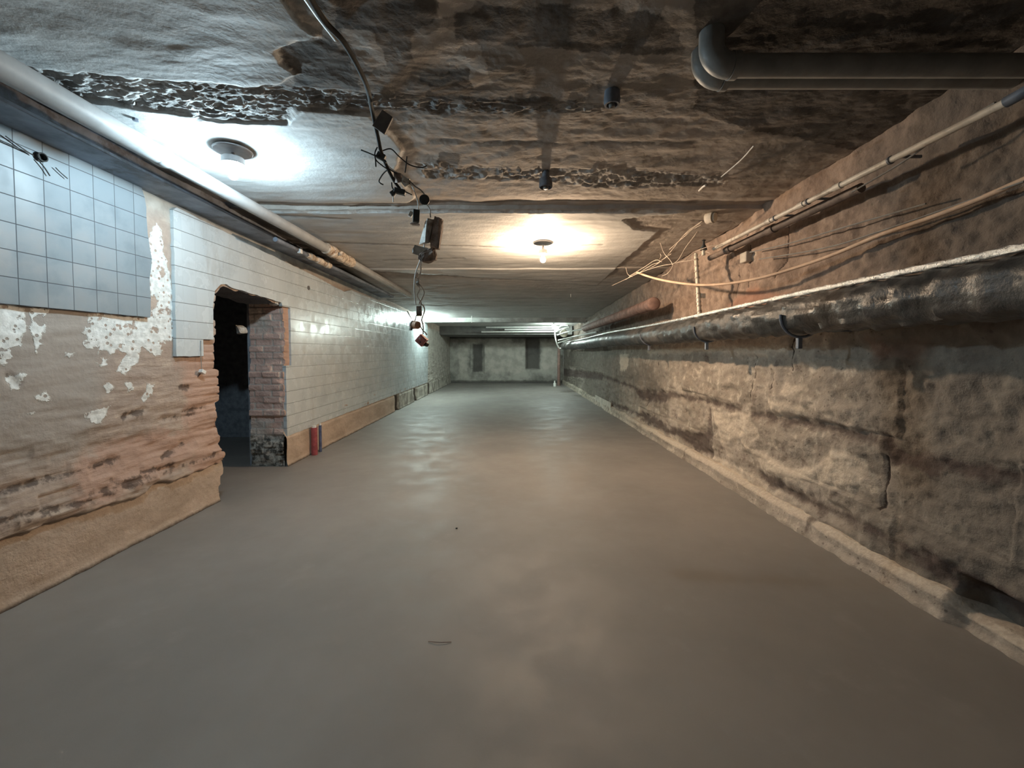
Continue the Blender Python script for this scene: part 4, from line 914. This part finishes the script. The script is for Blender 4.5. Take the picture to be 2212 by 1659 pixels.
# capped rusty pipe
XC_ = 2.02
P = on_x(1412, 656, XC_)
root = empty('capped_pipe', P, 'fat rusty pipe with a red capped end low on the right, beyond the upright pipe', 'pipe')
MB().tube([P + Vector((0, .02 + 5.6 * i / 10, -.004 * i)) for i in range(11)], .086, n=28).build('pipe_section', MAT_RUST, root)
MB().lathe([(0, -.03), (.070, -.028), (.092, -.012), (.095, 0), (.095, .09), (.086, .10)], P, (0, 1, -.0), n=32).build('end_cap', MAT_CAP, root)

# wrapped pipe with foil seam
XW, ZW, RW = 1.99, H + .243, .128
root = empty('wrapped_pipe', (XW, 4, ZW), 'thick black wrapped pipe with a shiny foil seam along the right wall', 'pipe')
ys = [1.2 + .035 * i for i in range(int((6.6 - 1.2) / .035))] + [6.6 + .12 * i for i in range(80)]
rw = random.Random(7)
ph = [rw.uniform(0, 6.28) for _ in range(200)]
wp = [Vector((XW + .008 * math.sin(y * 1.3), y, ZW + .012 * math.sin(y * .9) - .004 * max(0, y - 5))) for y in ys]
def wrapf(i, a):
    y = ys[i]; q = (y * 1.0 + a * .035 + .02 * math.sin(3 * a + y)) / .17; k = int(math.floor(q)); f = q - k
    big = min(1, max(.35, (7.5 - y) / 4))
    lap = (f ** 1.6) * .15 - .075
    return 1 + big * (lap + .05 * math.sin(5 * a + ph[k % 200]) + .02 * math.sin(11 * a + y * 9 + ph[(k + 7) % 200]))
MB().tube(wp, RW, n=44, fn=wrapf).build('wrapping', MAT_WRAP, root)
sp_ = [p + Vector(((RW * 1.07 + .012) * math.cos(math.radians(103)), 0, (RW * 1.07 + .012) * math.sin(math.radians(103)))) for p in wp]
fo = MB().tube(sp_, .0165, n=14, fn=lambda i, a: 1 + .13 * math.sin(3 * a + ph[i % 200] * 3) + .10 * math.sin(7 * a + i * 2.3)).build('foil_seam', MAT_FOIL, root)
fo['label'] = 'shiny crumpled silver foil seam along the top'
for u, lab in ((1525, 'dark strap hanger holding the wrapped pipe below the upright pipe'), (1722, 'dark strap hanger holding the wrapped pipe, nearest the camera'), (1402, 'dark strap hanger holding the wrapped pipe, farthest from the camera')):
    y = XW * F / (u - CX) - .03; P = Vector((XW, y, ZW - .135))
    root = empty('pipe_hanger', P, lab, 'hanger', 'hangers of the wrapped pipe')
    st_ = MB()
    ring = [Vector((XW + .142 * math.cos(a), y, ZW + .142 * math.sin(a))) for a in [math.radians(-185 + 190 * i / 14) for i in range(15)]]
    st_.tube(ring, .010, 8); st_.build('strap', MAT_STEEL, root)
    MB().box((XR - .10, y, ZW - .09), (.24, .035, .03)).build('bracket_arm', MAT_STEEL, root, smooth=False, bevel=.004)
    MB().box((XW - .01, y, ZW - .185), (.03, .03, .075)).build('strap_bolt', MAT_STEEL, root, smooth=False, bevel=.004)

# ------------------------------------------------------------------ things along the floor edges and far end
a, b_ = on_floor(1319, 893), on_floor(1274, 872)
root = MB().box(((a.x + 2.28) / 2, (a.y + b_.y) / 2, .115), (2.28 - a.x, b_.y - a.y, .25)).build('kerb_block', MAT_STONE, smooth=False, bevel=.02); tag(root, 'long pale kerb block on the floor against the right wall', 'block')
P = on_floor(1207, 833); o = MB().lathe([(0, 0), (.065, 0), (.062, .8), (.068, .82), (.068, .9), (.06, .92), (.058, 1.62), (0, 1.62)], P, n=18).build('standpipe', MAT_CAP); tag(o, 'upright reddish pipe in the far right corner', 'pipe')
P = on_floor(1198, 835)
root = empty('plastic_bottle', P, 'small white bottle standing on the floor at the far right corner', 'bottle')
MB().lathe([(0, 0), (.05, 0), (.055, .02), (.052, .13), (.03, .16), (0, .16)], P, n=18).build('bottle_body', MAT_WPL, root)
MB().lathe([(0, .158), (.028, .158), (.028, .235), (0, .24)], P, n=14).build('cap', MAT_WPL, root)
for i, (v, u0, u1) in enumerate(((706, 1050, 1192), (711, 1090, 1194), (716, 1040, 1190))):
    a = at_y(u0, v + 1, 15.85); b_ = at_y(u1 + 14, v, 15.75)
    o = MB().tube([a, (a + b_) / 2, b_], .028, 10).build('cross_conduit', MAT_WPL)
    tag(o, ('uppermost', 'middle', 'lowest')[i] + ' of three white conduits crossing the far soffit left of the right lamp', 'conduit', 'conduits on the far soffit')
    
for i, q in enumerate(([(1204, 724, 14.7), (1230, 716, 13.2), (1261, 711, 12.3)], [(1206, 735, 14.6), (1240, 727, 13.0), (1290, 717, 11.5)], [(1206, 741, 14.6), (1220, 736, 14.0), (1236, 731, 13.4)], [(1200, 706, 14.9), (1199, 722, 14.9), (1202, 740, 14.8), (1208, 752, 14.8), (1212, 752, 14.8)], [(1200, 712, 15.0), (1214, 703, 14.6), (1228, 703, 14.2)], [(1200, 716, 14.9), (1216, 710, 14.4), (1230, 707, 14.0)])):
    o = MB().tube(spline([at_y(*p) for p in q], 6), .022, 8).build('white_cable', MAT_WPL)
    tag(o, ('short thick white cable pointing up right from the far right lamp', 'long white cable running from the far right lamp toward the wrapped pipe', 'lowest white cable under the far right lamp, along the wall', 'white cable hanging in a hook below the far right lamp', 'topmost white cable curling beside the far right lamp', 'white cable just under the topmost curl by the far right lamp')[i], 'cable', 'cables at the far right lamp')
P = at_y(1218, 720, 14.2)
root = empty('junction_box', P, 'pale round junction box with a dark hole beside the far right lamp', 'junction box')
MB().lathe([(0, -.03), (.13, -.03), (.14, 0), (.12, .05), (0, .05)], P, (-.4, -.9, 0), n=20).build('box_body', MAT_PORC, root)
MB().lathe([(0, .051), (.035, .051), (.03, .058), (0, .058)], P, (-.4, -.9, 0), n=14).build('hole', MAT_BOX, root)
o = MB().tube(spline([on_floor(925, 1387) + Vector((0, 0, .003)), on_floor(950, 1391) + Vector((0, 0, .008)), on_floor(975, 1388) + Vector((0, 0, .003))]), .0016, 6).build('twig', MAT_RUST); tag(o, 'thin dark twig lying on the floor at the lower centre', 'twig')
o = rock('pebble', on_floor(986, 1142) + Vector((0, 0, .004)), (.009, .007, .006), 2, MAT_BOX); tag(o, 'tiny dark pebble alone on the mid floor', 'pebble')
P = on_floor(1010, 843);
